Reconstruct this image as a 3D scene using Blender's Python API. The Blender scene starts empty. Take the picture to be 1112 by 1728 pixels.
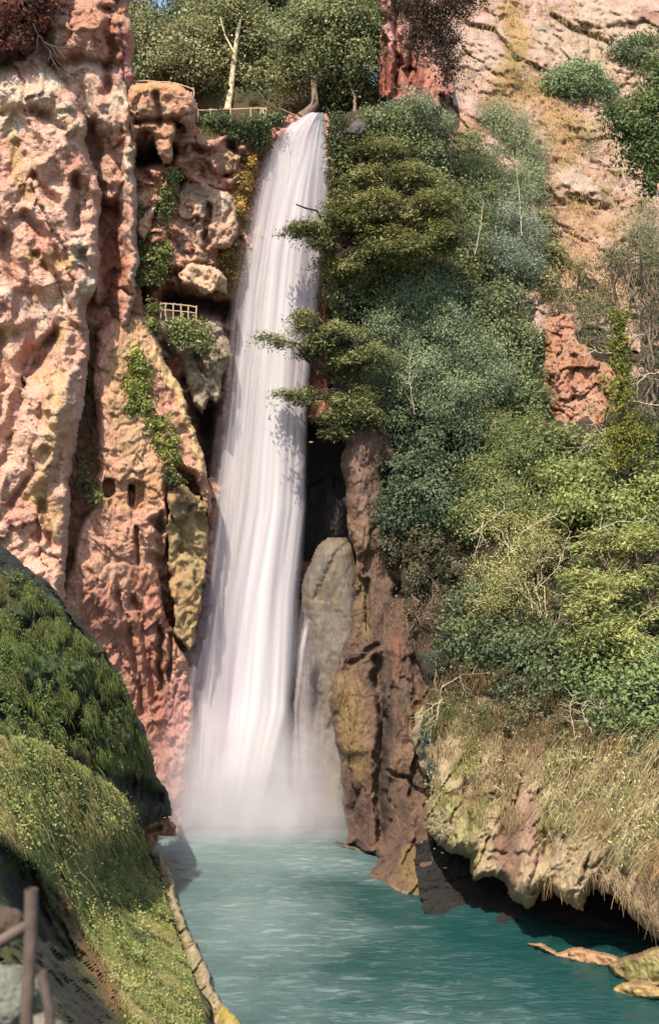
import bpy, math
import numpy as np
R = math.radians
scene = bpy.context.scene
COL = scene.collection

# ------------------------------------------------------------------ camera
F, CX, CY, CZ = 2200.0, 556.0, 864.0, 21.4      # focal length in photo pixels, centre, eye height
cam_d = bpy.data.cameras.new("camera")
cam = bpy.data.objects.new("camera", cam_d); COL.objects.link(cam)
cam.location = (0, 0, CZ); cam.rotation_euler = (R(90), 0, 0)
cam_d.sensor_fit = 'VERTICAL'; cam_d.sensor_height = 36; cam_d.lens = 36 * F / 1728
cam_d.clip_start = 0.3; cam_d.clip_end = 2000
cam_d.dof.use_dof = True; cam_d.dof.focus_distance = 84; cam_d.dof.aperture_fstop = 1.0
scene.camera = cam

# ------------------------------------------------------------------ sky, sun, exposure
SUN_EL, SUN_AZ = 54, 20          # degrees above the horizon; degrees to the left of straight behind the camera
world = bpy.data.worlds.new("World"); scene.world = world; world.use_nodes = True
wn = world.node_tree; bg = wn.nodes['Background']
sky = wn.nodes.new('ShaderNodeTexSky'); sky.sky_type = 'NISHITA'; sky.sun_disc = False
sky.sun_elevation = R(SUN_EL); sky.sun_rotation = R(180 + SUN_AZ)
sky.dust_density = 2.0; sky.ozone_density = 1.0
wn.links.new(sky.outputs[0], bg.inputs[0]); bg.inputs[1].default_value = 0.15
sd = bpy.data.lights.new("sun", 'SUN'); sd.energy = 4.4; sd.angle = R(0.55); sd.color = (1.0, 0.90, 0.76)
sun = bpy.data.objects.new("sun", sd); COL.objects.link(sun)
sun.rotation_euler = (R(90 - SUN_EL), 0, R(-SUN_AZ)); sun.location = (-60, -60, 90)
scene.view_settings.view_transform = 'Standard'; scene.view_settings.look = 'None'
scene.view_settings.exposure = 0.95; scene.view_settings.gamma = 1
cy = scene.cycles
cy.max_bounces = 8; cy.transparent_max_bounces = 24; cy.volume_bounces = 2; cy.volume_max_steps = 256
cy.use_denoising = True

# ------------------------------------------------------------------ helpers
def P(px, py, Y):
    px = np.asarray(px, float); py = np.asarray(py, float); Y = np.asarray(Y, float)
    return np.stack([(px - CX) / F * Y, Y + 0 * px, CZ + (CY - py) / F * Y], -1)

def C(r, g, b, k=0.60):
    out = []
    for v in (r, g, b):
        v /= 255.0
        out.append((v / 12.92 if v <= .04045 else ((v + .055) / 1.055) ** 2.4) * k)
    return np.array(out)

_rp = np.random.RandomState(7).permutation(256); _perm = np.concatenate([_rp, _rp, _rp])
_g = np.random.RandomState(8).normal(size=(256, 3)); _g /= np.linalg.norm(_g, axis=1)[:, None]
def perlin(p):
    i = np.floor(p).astype(np.int64); f = p - i; i &= 255
    u = f * f * f * (f * (f * 6 - 15) + 10)
    out = 0
    for dx in (0, 1):
        for dy in (0, 1):
            for dz in (0, 1):
                h = _perm[_perm[_perm[(i[:, 0] + dx) & 255] + ((i[:, 1] + dy) & 255)] + ((i[:, 2] + dz) & 255)]
                g = _g[h]
                d = g[:, 0] * (f[:, 0] - dx) + g[:, 1] * (f[:, 1] - dy) + g[:, 2] * (f[:, 2] - dz)
                w = (u[:, 0] if dx else 1 - u[:, 0]) * (u[:, 1] if dy else 1 - u[:, 1]) * (u[:, 2] if dz else 1 - u[:, 2])
                out = out + w * d
    return out * 1.6
def fbm(p, octs=4, gain=.5, ridged=False, seed=0):
    p = np.asarray(p, float) + seed * 17.13; a = 1; s = 0; n = 0
    for o in range(octs):
        v = perlin(p)
        if ridged: v = 1 - 2.2 * np.abs(v)
        s = s + a * v; n += a; a *= gain; p = p * 2.03 + 5.1
    return s / n

def cells(p, seed=0):
    """fractured blocks: a tilted facet and an offset per cell, and the distance to the nearest crack"""
    p = np.asarray(p, float) + seed * 7.7; i = np.floor(p).astype(np.int64); f = p - i
    d1 = np.full(len(p), 9.); d2 = np.full(len(p), 9.); fac = np.zeros(len(p)); off = np.zeros(len(p))
    for dx in (-1, 0, 1):
        for dy in (-1, 0, 1):
            for dz in (-1, 0, 1):
                h = _perm[_perm[_perm[(i[:, 0] + dx) & 255] + ((i[:, 1] + dy) & 255)] + ((i[:, 2] + dz) & 255)]
                v = np.array([dx, dy, dz]) + .5 + _g[h] * .55 - f; d = np.sqrt((v * v).sum(1)); near = d < d1
                d2 = np.where(near, d1, np.minimum(d2, d)); d1 = np.where(near, d, d1)
                fac = np.where(near, (v * _g[(h + 91) & 255]).sum(1), fac); off = np.where(near, _g[(h + 17) & 255, 0], off)
    return fac, off, d2 - d1

def tag(o, label=None, cat=None, group=None, kind=None):
    if label: o['label'] = label
    if cat: o['category'] = cat
    if group: o['group'] = group
    if kind: o['kind'] = kind
    return o
def link_mesh(name, V, Fs, mat, parent=None, cols=None, smooth=True, uv=None, origin=None, mats=None):
    V = np.asarray(V, np.float32)
    if parent is not None: origin = np.array(parent.location)
    if origin is not None: V = V - np.asarray(origin, np.float32)
    me = bpy.data.meshes.new(name)
    Fs = np.asarray(Fs, np.int32); k = Fs.shape[1]
    me.vertices.add(len(V)); me.vertices.foreach_set('co', V.ravel())
    me.loops.add(Fs.size); me.loops.foreach_set('vertex_index', Fs.ravel())
    me.polygons.add(len(Fs)); me.polygons.foreach_set('loop_start', np.arange(0, Fs.size, k, dtype=np.int32))
    me.polygons.foreach_set('loop_total', np.full(len(Fs), k, np.int32))
    me.update(calc_edges=True)
    me.polygons.foreach_set('use_smooth', np.full(len(Fs), smooth))
    if cols is not None:
        at = me.color_attributes.new('Col', 'FLOAT_COLOR', 'POINT')
        c = np.ones((len(V), 4), np.float32); c[:, :3] = cols; at.data.foreach_set('color', c.ravel())
    if uv is not None:
        l = me.uv_layers.new(name='UVMap'); l.data.foreach_set('uv', np.asarray(uv, np.float32)[Fs.ravel()].ravel())
    me.materials.append(mat)
    o = bpy.data.objects.new(name, me); COL.objects.link(o)
    if parent is not None: o.parent = parent
    elif origin is not None: o.location = origin
    return o
def empty(name, loc):
    o = bpy.data.objects.new(name, None); COL.objects.link(o); o.location = tuple(float(v) for v in loc); o.empty_display_size = .5
    return o
def copy_tree(o, parent=None):
    c = o.copy(); COL.objects.link(c); c.parent = parent
    for ch in list(o.children): copy_tree(ch, c)
    return c

# ------------------------------------------------------------------ materials
def new_mat(name):
    m = bpy.data.materials.new(name); m.use_nodes = True
    nt = m.node_tree; return m, nt, nt.nodes['Principled BSDF']
def N(nt, t, **kw):
    n = nt.nodes.new(t)
    for k, v in kw.items(): setattr(n, k, v)
    return n
def rock_mat(name, scale=1.0, bump=.5, rough=.9, dist=.12, stretch=1.0, contrast=.35):
    m, nt, bs = new_mat(name); L = nt.links.new
    at = N(nt, 'ShaderNodeAttribute', attribute_name='Col')
    tc = N(nt, 'ShaderNodeTexCoord'); mp = N(nt, 'ShaderNodeMapping'); mp.inputs['Scale'].default_value = (1, 1, stretch)
    L(tc.outputs['Object'], mp.inputs['Vector'])
    n1 = N(nt, 'ShaderNodeTexNoise'); n1.inputs['Scale'].default_value = 1.7 * scale; n1.inputs['Detail'].default_value = 9; n1.inputs['Roughness'].default_value = .68
    n2 = N(nt, 'ShaderNodeTexVoronoi'); n2.inputs['Scale'].default_value = 2.6 * scale; n2.feature = 'DISTANCE_TO_EDGE'
    n3 = N(nt, 'ShaderNodeTexNoise'); n3.inputs['Scale'].default_value = 6 * scale; n3.inputs['Detail'].default_value = 6; n3.inputs['Roughness'].default_value = .7
    wv = N(nt, 'ShaderNodeVectorMath', operation='MULTIPLY_ADD')
    L(mp.outputs[0], n1.inputs['Vector']); L(mp.outputs[0], n3.inputs['Vector'])
    L(n1.outputs['Color'], wv.inputs[0]); wv.inputs[1].default_value = (.5, .5, .5); L(mp.outputs[0], wv.inputs[2]); L(wv.outputs[0], n2.inputs['Vector'])
    r1 = N(nt, 'ShaderNodeMapRange'); r1.inputs[1].default_value = .3; r1.inputs[2].default_value = .7; r1.inputs[3].default_value = 1 - contrast; r1.inputs[4].default_value = 1 + contrast
    L(n3.outputs['Fac'], r1.inputs[0])
    mx = N(nt, 'ShaderNodeVectorMath', operation='SCALE'); L(at.outputs['Color'], mx.inputs[0]); L(r1.outputs[0], mx.inputs['Scale'])
    L(mx.outputs[0], bs.inputs['Base Color'])
    mn = N(nt, 'ShaderNodeMath', operation='MINIMUM'); L(n2.outputs['Distance'], mn.inputs[0]); mn.inputs[1].default_value = .18
    ad = N(nt, 'ShaderNodeMath', operation='MULTIPLY_ADD'); L(mn.outputs[0], ad.inputs[0]); ad.inputs[1].default_value = 1.2; L(n1.outputs['Fac'], ad.inputs[2])
    ad2 = N(nt, 'ShaderNodeMath', operation='MULTIPLY_ADD'); L(n3.outputs['Fac'], ad2.inputs[0]); ad2.inputs[1].default_value = .45; L(ad.outputs[0], ad2.inputs[2])
    bp = N(nt, 'ShaderNodeBump'); bp.inputs['Strength'].default_value = bump; bp.inputs['Distance'].default_value = dist * 4
    L(ad2.outputs[0], bp.inputs['Height']); L(bp.outputs[0], bs.inputs['Normal'])
    bs.inputs['Roughness'].default_value = rough
    return m
def leaf_mat(name, trans=.25, rough=.55, spec=.25):
    m, nt, bs = new_mat(name); L = nt.links.new
    at = N(nt, 'ShaderNodeAttribute', attribute_name='Col')
    L(at.outputs['Color'], bs.inputs['Base Color']); bs.inputs['Roughness'].default_value = rough
    bs.inputs['Specular IOR Level'].default_value = spec
    tr = N(nt, 'ShaderNodeBsdfTranslucent'); mx = N(nt, 'ShaderNodeMixShader'); mx.inputs[0].default_value = trans
    L(at.outputs['Color'], tr.inputs['Color']); L(bs.outputs[0], mx.inputs[1]); L(tr.outputs[0], mx.inputs[2])
    L(mx.outputs[0], nt.nodes['Material Output'].inputs[0])
    return m
def plain_mat(name, col, rough=.85, nscale=3, contrast=.3, bump=.4, stretch=1):
    m, nt, bs = new_mat(name); L = nt.links.new
    tc = N(nt, 'ShaderNodeTexCoord'); mp = N(nt, 'ShaderNodeMapping'); mp.inputs['Scale'].default_value = (1, 1, stretch); L(tc.outputs['Object'], mp.inputs['Vector'])
    n = N(nt, 'ShaderNodeTexNoise'); n.inputs['Scale'].default_value = nscale; n.inputs['Detail'].default_value = 6; L(mp.outputs[0], n.inputs['Vector'])
    cr = N(nt, 'ShaderNodeValToRGB'); cr.color_ramp.elements[0].position = .3; cr.color_ramp.elements[1].position = .7
    cr.color_ramp.elements[0].color = (*[c * (1 - contrast) for c in col], 1); cr.color_ramp.elements[1].color = (*[min(1, c * (1 + contrast)) for c in col], 1)
    L(n.outputs['Fac'], cr.inputs[0]); L(cr.outputs[0], bs.inputs['Base Color']); bs.inputs['Roughness'].default_value = rough
    bp = N(nt, 'ShaderNodeBump'); bp.inputs['Strength'].default_value = bump; bp.inputs['Distance'].default_value = .05
    L(n.outputs['Fac'], bp.inputs['Height']); L(bp.outputs[0], bs.inputs['Normal'])
    return m
M_ROCK = rock_mat('tufa_rock', 1.0, .75, .92)
M_ROCKV = rock_mat('fluted_rock', 1.3, .6, .8, stretch=.3)
M_WET = rock_mat('wet_rock', 1.2, .5, .45, stretch=.25, contrast=.3)
M_SOFT = rock_mat('smooth_travertine', .6, .3, .7, stretch=.35, contrast=.2)
M_SOIL = rock_mat('dry_slope', 1.5, .8, .95, stretch=1.4, contrast=.3)
M_LEAF = leaf_mat('leaves', .35); M_GRASS = leaf_mat('grass_blades', .3, .6, .2); M_DRY = leaf_mat('dry_stems', .1, .8, .1)
M_BARK = plain_mat('bark', C(120, 100, 82), nscale=5, stretch=.3)
M_PALE = plain_mat('pale_twig', C(215, 200, 165, .62), nscale=5)
M_DARKBARK = plain_mat('dark_bark', C(85, 66, 55), nscale=5, stretch=.3)
M_WOOD = plain_mat('weathered_wood', C(190, 165, 135, .6), nscale=6)

# ------------------------------------------------------------------ relief rock builder
def seg_dist(px, py, line):
    line = np.asarray(line, float); d = np.full(px.shape, 1e9)
    if len(line) == 1: return np.hypot(px - line[0, 0], py - line[0, 1])
    for (x0, y0), (x1, y1) in zip(line[:-1], line[1:]):
        dx, dy = x1 - x0, y1 - y0; t = np.clip(((px - x0) * dx + (py - y0) * dy) / (dx * dx + dy * dy + 1e-9), 0, 1)
        d = np.minimum(d, np.hypot(px - x0 - t * dx, py - y0 - t * dy))
    return d
def inside(px, py, poly):
    poly = np.asarray(poly, float); c = np.zeros(px.shape, bool); n = len(poly)
    for i in range(n):
        x0, y0 = poly[i]; x1, y1 = poly[(i + 1) % n]
        if y0 == y1: continue
        c ^= ((y0 > py) != (y1 > py)) & (px < (x1 - x0) * (py - y0) / (y1 - y0) + x0)
    return c
def rbf(pts):
    """smooth depth field through (px, py, Y) control points"""
    pts = np.asarray(pts, float); xy = pts[:, :2] / 100; n = len(pts)
    r = np.hypot(xy[:, None, 0] - xy[None, :, 0], xy[:, None, 1] - xy[None, :, 1])
    A = np.zeros((n + 1, n + 1)); A[:n, :n] = -r; A[:n, n] = 1; A[n, :n] = 1
    w = np.linalg.lstsq(A, np.append(pts[:, 2], 0), rcond=None)[0]
    def f(px, py):
        px = np.asarray(px, float) / 100; py = np.asarray(py, float) / 100; s = w[n] + 0 * px
        for i in range(n): s = s - w[i] * np.hypot(px - xy[i, 0], py - xy[i, 1])
        return s
    return f
def rock(name, poly, depth, mat, base, tones=(), step=2.6, rw=14, rm=2.0, thick=5, big=(0.9, .22), mid=(.45, .6), fine=(.2, 2.2),
         vs=1.0, carve=(), paint=(), rag=8, seed=0, label=None, shift=.35, blocky=.0, squeeze=.94, tonescale=.35, facet=(.55, .3), fs=(1, 1, .6)):
    poly = np.asarray(poly, float)
    x0, y0 = poly.min(0) - 4; x1, y1 = poly.max(0) + 4
    gx, gy = np.meshgrid(np.arange(x0, x1, step), np.arange(y0, y1, step)); sh = gx.shape
    px = gx.ravel(); py = gy.ravel()
    q = np.stack([px / 38, py / 38, np.full(px.shape, seed * 3.7)], -1)
    wx = px + rag * fbm(q, 4, seed=seed); wy = py + rag * fbm(q, 4, seed=seed + 3)
    ins = inside(wx, wy, poly); d = seg_dist(wx, wy, np.vstack([poly, poly[:1]])); d = np.where(ins, d, 0)
    df = rbf(depth) if not callable(depth) else depth
    Y = df(px, py)
    W = P(px, py, Y); Wn = W.copy(); Wn[:, 2] *= vs
    warp = fbm(Wn * .35, 3, seed=seed + 11)[:, None]
    Y = Y + big[0] * fbm(Wn * big[1] + warp * .6, 3, seed=seed) - .62 * mid[0] * fbm(Wn * mid[1] * .9 + warp, 6, .58, ridged=True, seed=seed + 1)
    if blocky:
        b = fbm(Wn * np.array([.5, .5, 1.1]) + warp, 3, seed=seed + 5) * 4; fl = np.floor(b); fr = b - fl
        Y = Y - blocky * (fl + np.clip((fr - .75) * 4, 0, 1))
    if facet[0]:
        Wf = (W + warp * 1.2 + .5 * np.stack([fbm(W * .8, 3, seed=seed + 61), fbm(W * .8, 3, seed=seed + 62), fbm(W * .8, 3, seed=seed + 63)], -1)) * np.array(fs)
        for am, fq in ((facet[0], facet[1]), (facet[0] * .28, facet[1] * 2.7), (facet[0] * .12, facet[1] * 6.5)):
            fc, of, ck = cells(Wf * fq, seed); Y = Y - am * (fc * .9 + of * .55 - .35 * np.clip(1 - ck * 9, 0, 1))
    Y = Y - fine[0] * fbm(Wn * fine[1] + warp * 2, 4, .6, seed=seed + 2)
    for amt, line, w, *ex in carve:
        dd = seg_dist(px if ex else wx, py if ex else wy, line) / w
        Y = Y + amt * np.exp(-np.clip(dd, 0, 5) ** (ex[0] if ex else 2.6))
    t = np.clip(d / rw, 0, 1); Y = Y + rm * (1 - np.sqrt(np.clip(1 - (1 - t) ** 2, 0, 1)))
    V = P(px, py, Y)
    V[:, 0] += shift * .4 * fbm(Wn * .9, 3, seed=seed + 21); V[:, 2] += shift * .4 * fbm(Wn * .9, 3, seed=seed + 22)
    # stone tones mixed by noise, then lichen, moss, stains and shade painted into hollows
    col = np.tile(np.asarray(base, float), (len(px), 1))
    for k, (c, thr, sc) in enumerate(tones):
        n = fbm(Wn * tonescale * sc, 5, .6, seed=seed + 31 + k); a = np.clip((n - thr) * 4, 0, 1)[:, None]
        col = col * (1 - a) + np.asarray(c) * a
    for k, (c, line, w, s, *ex) in enumerate(paint):
        n = fbm(Wn * 1.1, 4, .6, seed=seed + 51 + k)
        a = np.clip((1 - seg_dist(px if ex else wx, py if ex else wy, line) / w + n * (.1 if ex else .9)) * (4 if ex else 1.8), 0, 1)[:, None] * s
        col = col * (1 - a) + np.asarray(c) * a
    idx = np.arange(px.size).reshape(sh)
    Fs = np.stack([idx[:-1, :-1], idx[1:, :-1], idx[1:, 1:], idx[:-1, 1:]], -1).reshape(-1, 4)
    Fs = Fs[ins[Fs].all(1)]
    E = np.concatenate([Fs[:, [0, 1]], Fs[:, [1, 2]], Fs[:, [2, 3]], Fs[:, [3, 0]]]); key = np.sort(E, 1); key = key[:, 0] * px.size + key[:, 1]
    _, inv, cnt = np.unique(key, return_inverse=True, return_counts=True); B = E[cnt[inv] == 1]
    bv, binv = np.unique(B, return_inverse=True); binv = binv.reshape(B.shape)
    cen = V[ins].mean(0); BV = V[bv].copy(); BV[:, 1] += thick
    gr = (BV[:, 1] / (BV[:, 1] - thick))[:, None]; BV[:, [0, 2]] = (BV[:, [0, 2]] - [0, CZ]) * gr + [0, CZ]; cen = (cen - [0, 0, CZ]) * gr.mean() + [0, 0, CZ]
    BV[:, 0] = cen[0] + (BV[:, 0] - cen[0]) * squeeze; BV[:, 2] = cen[2] + (BV[:, 2] - cen[2]) * squeeze
    n0 = len(V); V = np.vstack([V, BV]); col = np.vstack([col, col[bv]])
    S = np.stack([B[:, 1], B[:, 0], n0 + binv[:, 0], n0 + binv[:, 1]], -1); Fs = np.vstack([Fs, S])
    used, inv = np.unique(Fs, return_inverse=True); Fs = inv.reshape(Fs.shape)
    o = link_mesh(name, V[used], Fs, mat, cols=np.clip(col[used], .003, .95))
    tag(o, label, kind='structure'); return o

# ------------------------------------------------------------------ foliage and branches
def leaves(cen, nrm, n_per, spread, L, W, flat, kn, ku, kr, cA, cB, rng, droop=0., cfac=None, along=None):
    k = len(cen); c = np.repeat(cen, n_per, 0); o = rng.normal(size=c.shape) * spread; o[:, 2] *= flat
    p = c + o; p[:, 2] -= droop * (o[:, 0] ** 2 + o[:, 1] ** 2)
    nn = np.repeat(nrm, n_per, 0) * kn + np.array([0, 0, 1]) * ku + rng.normal(size=c.shape) * kr
    nn /= np.linalg.norm(nn, axis=1)[:, None] + 1e-9
    t = rng.normal(size=c.shape) if along is None else np.repeat(along, n_per, 0) + rng.normal(size=c.shape) * .35
    t -= (t * nn).sum(1)[:, None] * nn; t /= np.linalg.norm(t, axis=1)[:, None] + 1e-9
    b = np.cross(nn, t); l = (L * rng.uniform(.6, 1.35, len(p)))[:, None]; w = (W * rng.uniform(.6, 1.3, len(p)))[:, None]
    V = np.stack([p - t * l * .5, p + b * w * .5 - t * l * .05, p + t * l * .5, p - b * w * .5 - t * l * .05], 1).reshape(-1, 3)
    f = rng.uniform(size=k) if cfac is None else cfac
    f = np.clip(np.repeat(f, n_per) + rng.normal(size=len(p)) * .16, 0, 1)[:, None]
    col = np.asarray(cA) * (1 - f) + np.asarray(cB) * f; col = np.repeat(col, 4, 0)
    return V, np.arange(len(V)).reshape(-1, 4), col
def merge(parts):
    V, Fs, Cc, n = [], [], [], 0
    for v, f, c in parts: V.append(v); Fs.append(f + n); Cc.append(c); n += len(v)
    return np.vstack(V), np.vstack(Fs), np.vstack(Cc)
def tubes(paths, sides=5, col=(.1, .1, .1)):
    V, Fs, n = [], [], 0
    for pts, rad in paths:
        pts = np.asarray(pts, float); rad = np.broadcast_to(np.asarray(rad, float), (len(pts),)); m = len(pts)
        tg = np.gradient(pts, axis=0); tg /= np.linalg.norm(tg, axis=1)[:, None] + 1e-9
        ref = np.array([0.31, .9, .22]); a = np.cross(tg, ref); a /= np.linalg.norm(a, axis=1)[:, None] + 1e-9; b = np.cross(tg, a)
        ang = np.arange(sides) / sides * 2 * math.pi
        ring = pts[:, None] + rad[:, None, None] * (np.cos(ang)[None, :, None] * a[:, None] + np.sin(ang)[None, :, None] * b[:, None])
        V.append(ring.reshape(-1, 3)); i = np.arange(m * sides).reshape(m, sides) + n
        j = np.roll(i, -1, 1); Fs.append(np.stack([i[:-1], j[:-1], j[1:], i[1:]], -1).reshape(-1, 4)); n += m * sides
    V = np.vstack(V); return V, np.vstack(Fs), np.tile(np.asarray(col, float), (len(V), 1))
def curve(a, b, sag, rng, n=8, wob=.1):
    a = np.asarray(a, float); b = np.asarray(b, float); t = np.linspace(0, 1, n)[:, None]; L = np.linalg.norm(b - a)
    p = a * (1 - t) + b * t; p = p + np.sin(t * math.pi) * np.array([0, 0, sag]) * L
    w = rng.normal(size=(n, 3)) * wob * L * .3; w[0] = 0; w[-1] *= .5; return p + w * np.sin(t * math.pi) ** .5
STY = {  # n clumps per 100x100 px, leaves, spread, length, width, flatness, kn, ku, kr, droop, gap threshold
 'yew':    dict(nc=110, n=34, sp=.30, L=.26, W=.075, flat=.34, kn=.35, ku=.9, kr=.4, droop=.35, gap=-.06),
 'broad':  dict(nc=130, n=32, sp=.32, L=.21, W=.13, flat=.8, kn=.8, ku=.35, kr=.55, droop=.1, gap=-.22),
 'feather':dict(nc=165, n=34, sp=.27, L=.20, W=.06, flat=.9, kn=.7, ku=.35, kr=.7, droop=.1, gap=-.3),
 'ivy':    dict(nc=150, n=26, sp=.17, L=.15, W=.13, flat=.9, kn=1.2, ku=.2, kr=.45, droop=.0, gap=-.15),
 'sparse': dict(nc=75, n=26, sp=.33, L=.17, W=.055, flat=1.1, kn=.4, ku=.35, kr=.9, droop=0, gap=-.1),
 'oak':    dict(nc=120, n=34, sp=.44, L=.22, W=.14, flat=.7, kn=.7, ku=.5, kr=.5, droop=.1, gap=-.22),
}
def crown(blobs, style, cA, cB, rng, dens=1.0, seed=0, back=.35, scale=1.0, gapf=.45):
    s = STY[style]; cs, ns, fs = [], [], []
    for (bx, by, Y, rx, ry, rz) in blobs:
        area = math.pi * rx * ry / 1e4 * (Y / 85) ** 2; n = int(s['nc'] * area * dens / scale ** 2) + 4
        d = rng.normal(size=(n * 3, 3)); d /= np.linalg.norm(d, axis=1)[:, None]
        keep = (d[:, 1] < .15) | (rng.uniform(size=len(d)) < back); d = d[keep][:n]
        r = rng.uniform(.0, 1, len(d)) ** .33 * 1.0
        r = r * (1 + .25 * perlin(d * 2.3 + bx * .13))
        c = P(bx, by, Y)[None] + d * r[:, None] * np.array([rx / F * Y, rz, ry / F * Y])
        g = fbm(c * gapf, 3, seed=seed + 2); k = g > s['gap']; c, d, g = c[k], d[k], g[k]
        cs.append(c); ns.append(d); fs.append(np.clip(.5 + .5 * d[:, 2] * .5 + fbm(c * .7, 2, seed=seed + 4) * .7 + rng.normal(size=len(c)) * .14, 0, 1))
    c = np.vstack(cs); d = np.vstack(ns); f = np.concatenate(fs)
    out = []; pick = rng.randint(0, 3, len(c)); pick[:3] = (0, 1, 2)
    for q, (ms, mn, ml) in enumerate(((.65, .7, .8), (1, 1, 1), (1.5, 1.35, 1.3))):
        k = pick == q
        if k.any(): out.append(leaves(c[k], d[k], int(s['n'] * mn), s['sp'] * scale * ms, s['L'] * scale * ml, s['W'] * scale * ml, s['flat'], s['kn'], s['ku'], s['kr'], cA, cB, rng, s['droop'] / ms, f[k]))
    return c, merge(out)
LK = 1.0
def tree(name, label, cat, base, blobs, style, cA, cB, seed=0, dens=1., trunk_r=.16, bark=None, group=None, limbs=1.0, scale=1.0, twig=.02,
         gapf=.45, stems=1, back=.35, parts=('trunk', 'crown'), extra=()):
    rng = np.random.RandomState(seed + 100); b = P(*base); e = empty(name, b); tag(e, label, cat, group)
    c, L = crown(blobs, style, C(*cA), C(*cB), rng, dens, seed, back, scale, gapf)
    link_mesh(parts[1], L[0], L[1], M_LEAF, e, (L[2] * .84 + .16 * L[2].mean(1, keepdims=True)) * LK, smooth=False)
    paths = []; ends = [P(bx, by, Y) for bx, by, Y, *_ in blobs]
    hub = b + (np.mean(ends, 0) - b) * .45
    if stems == 1:
        paths.append((curve(b, hub, 0, rng, 8, .12), np.linspace(trunk_r, trunk_r * .7, 8)))
    for q in ends:
        st = hub if stems == 1 else b + rng.normal(size=3) * [.3, .1, .05]
        paths.append((curve(st, q, .05, rng, 9, .12), np.linspace(trunk_r * .65, trunk_r * .2, 9)))
    m = int(len(c) * .16 * limbs); pick = rng.choice(len(c), min(m, 400), replace=False) if m else []
    E = np.array(ends)
    for i in pick:
        q = E[np.argmin(((E - c[i]) ** 2).sum(1))]; a = q + (hub - q) * rng.uniform(0, .5)
        paths.append((curve(a, c[i], .06, rng, 6, .12), np.linspace(trunk_r * .22 + twig * .5, twig, 6)))
    for ln, r0, r1 in extra:
        ln = np.array(ln, float); paths.append((P(ln[:, 0], ln[:, 1], ln[:, 2]), np.linspace(r0, r1, len(ln))))
    T = tubes(paths, 6); link_mesh(parts[0], T[0], T[1], bark or M_BARK, e)
    return e

# ================================================================== THE GORGE
PINK = C(242, 192, 166); SALM = C(230, 166, 142); CREAM = C(243, 218, 190); ORNG = C(206, 132, 92); REDB = C(172, 108, 88)
YELL = C(205, 172, 96); OCHR = C(176, 138, 84); GREYT = C(160, 138, 118); BROWN = C(112, 84, 66); DARK = C(48, 40, 36)
MOSS = C(120, 128, 62); MOSSD = C(70, 84, 42); PALE = C(235, 215, 195); LILAC = C(196, 168, 168)
def rockT(name, label, cat, *a, **k):
    o = rock(name, *a, **k); del o['kind']; tag(o, label, cat)
    return o

# far backing wall of the gorge, behind everything else
rock('cliff', [(-500, 330), (200, 300), (560, 330), (900, 250), (1700, 200), (1700, 1420), (-500, 1420)],
     [(0, 400, 97), (600, 400, 99), (1112, 400, 112), (0, 1400, 95), (600, 1400, 97), (1300, 1400, 80), (1300, 300, 110)],
     M_ROCK, SALM * .7, [(REDB, .1, 1)], step=8, big=(2.5, .12), mid=(.8, .5), seed=1, label='red brown back wall of the gorge behind the waterfall')
# plateau the rim trees stand on
rock('plateau', [(150, 120), (700, 150), (700, 330), (150, 330)], [(200, 150, 104), (700, 150, 104), (400, 320, 98)], M_SOIL, C(110, 96, 60),
     [(MOSSD, 0, 1)], step=6, thick=30, squeeze=1, seed=2, label='shaded soil bank below the rim trees')

# ---- left cliff: tower behind, recess, near face
rock('cliff', [(40, -80), (222, -80), (226, 60), (224, 150), (228, 240), (232, 330), (236, 420), (230, 500), (222, 545), (208, 560), (160, 520), (120, 300), (40, 200)],
     [(60, -60, 84.5), (220, -60, 85), (60, 200, 84), (222, 200, 84.5), (210, 500, 85.2), (160, 400, 86)], M_ROCK, PINK * .95,
     [(SALM, .0, 1.6), (CREAM, .12, 1.1), (ORNG, .2, 2), (YELL, .38, 1.5)], rw=16, rm=2.4, big=(1.1, .3), facet=(.75, .3), fs=(1, 1, .45), mid=(.18, .55), fine=(.18, 2), blocky=.15, rag=12, seed=5, vs=.75,
     carve=[(1.6, [(150, 220), (160, 300), (170, 380)], 16), (1.0, [(90, 110), (140, 100), (200, 115)], 8), (-1.2, [(110, 60), (160, 40)], 45), (1.3, [(178, 20), (190, 90), (175, 160)], 9),
            (2.2, [(186, 360), (186, 470), (180, 540)], 16), (-1.3, [(218, 180), (220, 330), (224, 480)], 10), (-1.2, [(170, 180), (190, 210)], 16), (.9, [(70, 60), (95, 120)], 9),
            (1.5, [(30, -20), (60, 40)], 22)],
     paint=[(C(205, 132, 98), [(120, 30), (200, 10), (190, 80)], 40, .55), (C(190, 120, 130), [(205, 60), (215, 130)], 16, .6), (REDB, [(185, 340), (185, 540)], 22, .9),
            (CREAM, [(60, 130), (130, 120), (150, 110)], 22, .7), (YELL, [(60, 390), (120, 430)], 20, .5)], label='tall pink rock tower at the top left of the gorge')
rock('cliff', [(110, 300), (215, 330), (250, 560), (250, 1100), (90, 1120), (90, 500)], [(110, 300, 87.6), (250, 600, 87.4), (100, 1100, 84.5), (250, 1100, 86.4)],
     M_ROCKV, C(208, 146, 118), [(C(184, 120, 96), .0, 1.5), (C(200, 136, 110), .2, 2)], rm=.5, seed=6, big=(.7, .25), mid=(.5, .6),
     paint=[(C(112, 92, 56), [(145, 560), (150, 700), (150, 800)], 26, .8), (REDB, [(200, 380), (160, 480)], 30, .7)], label='red brown shaded recess beside the near rock face')
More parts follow.
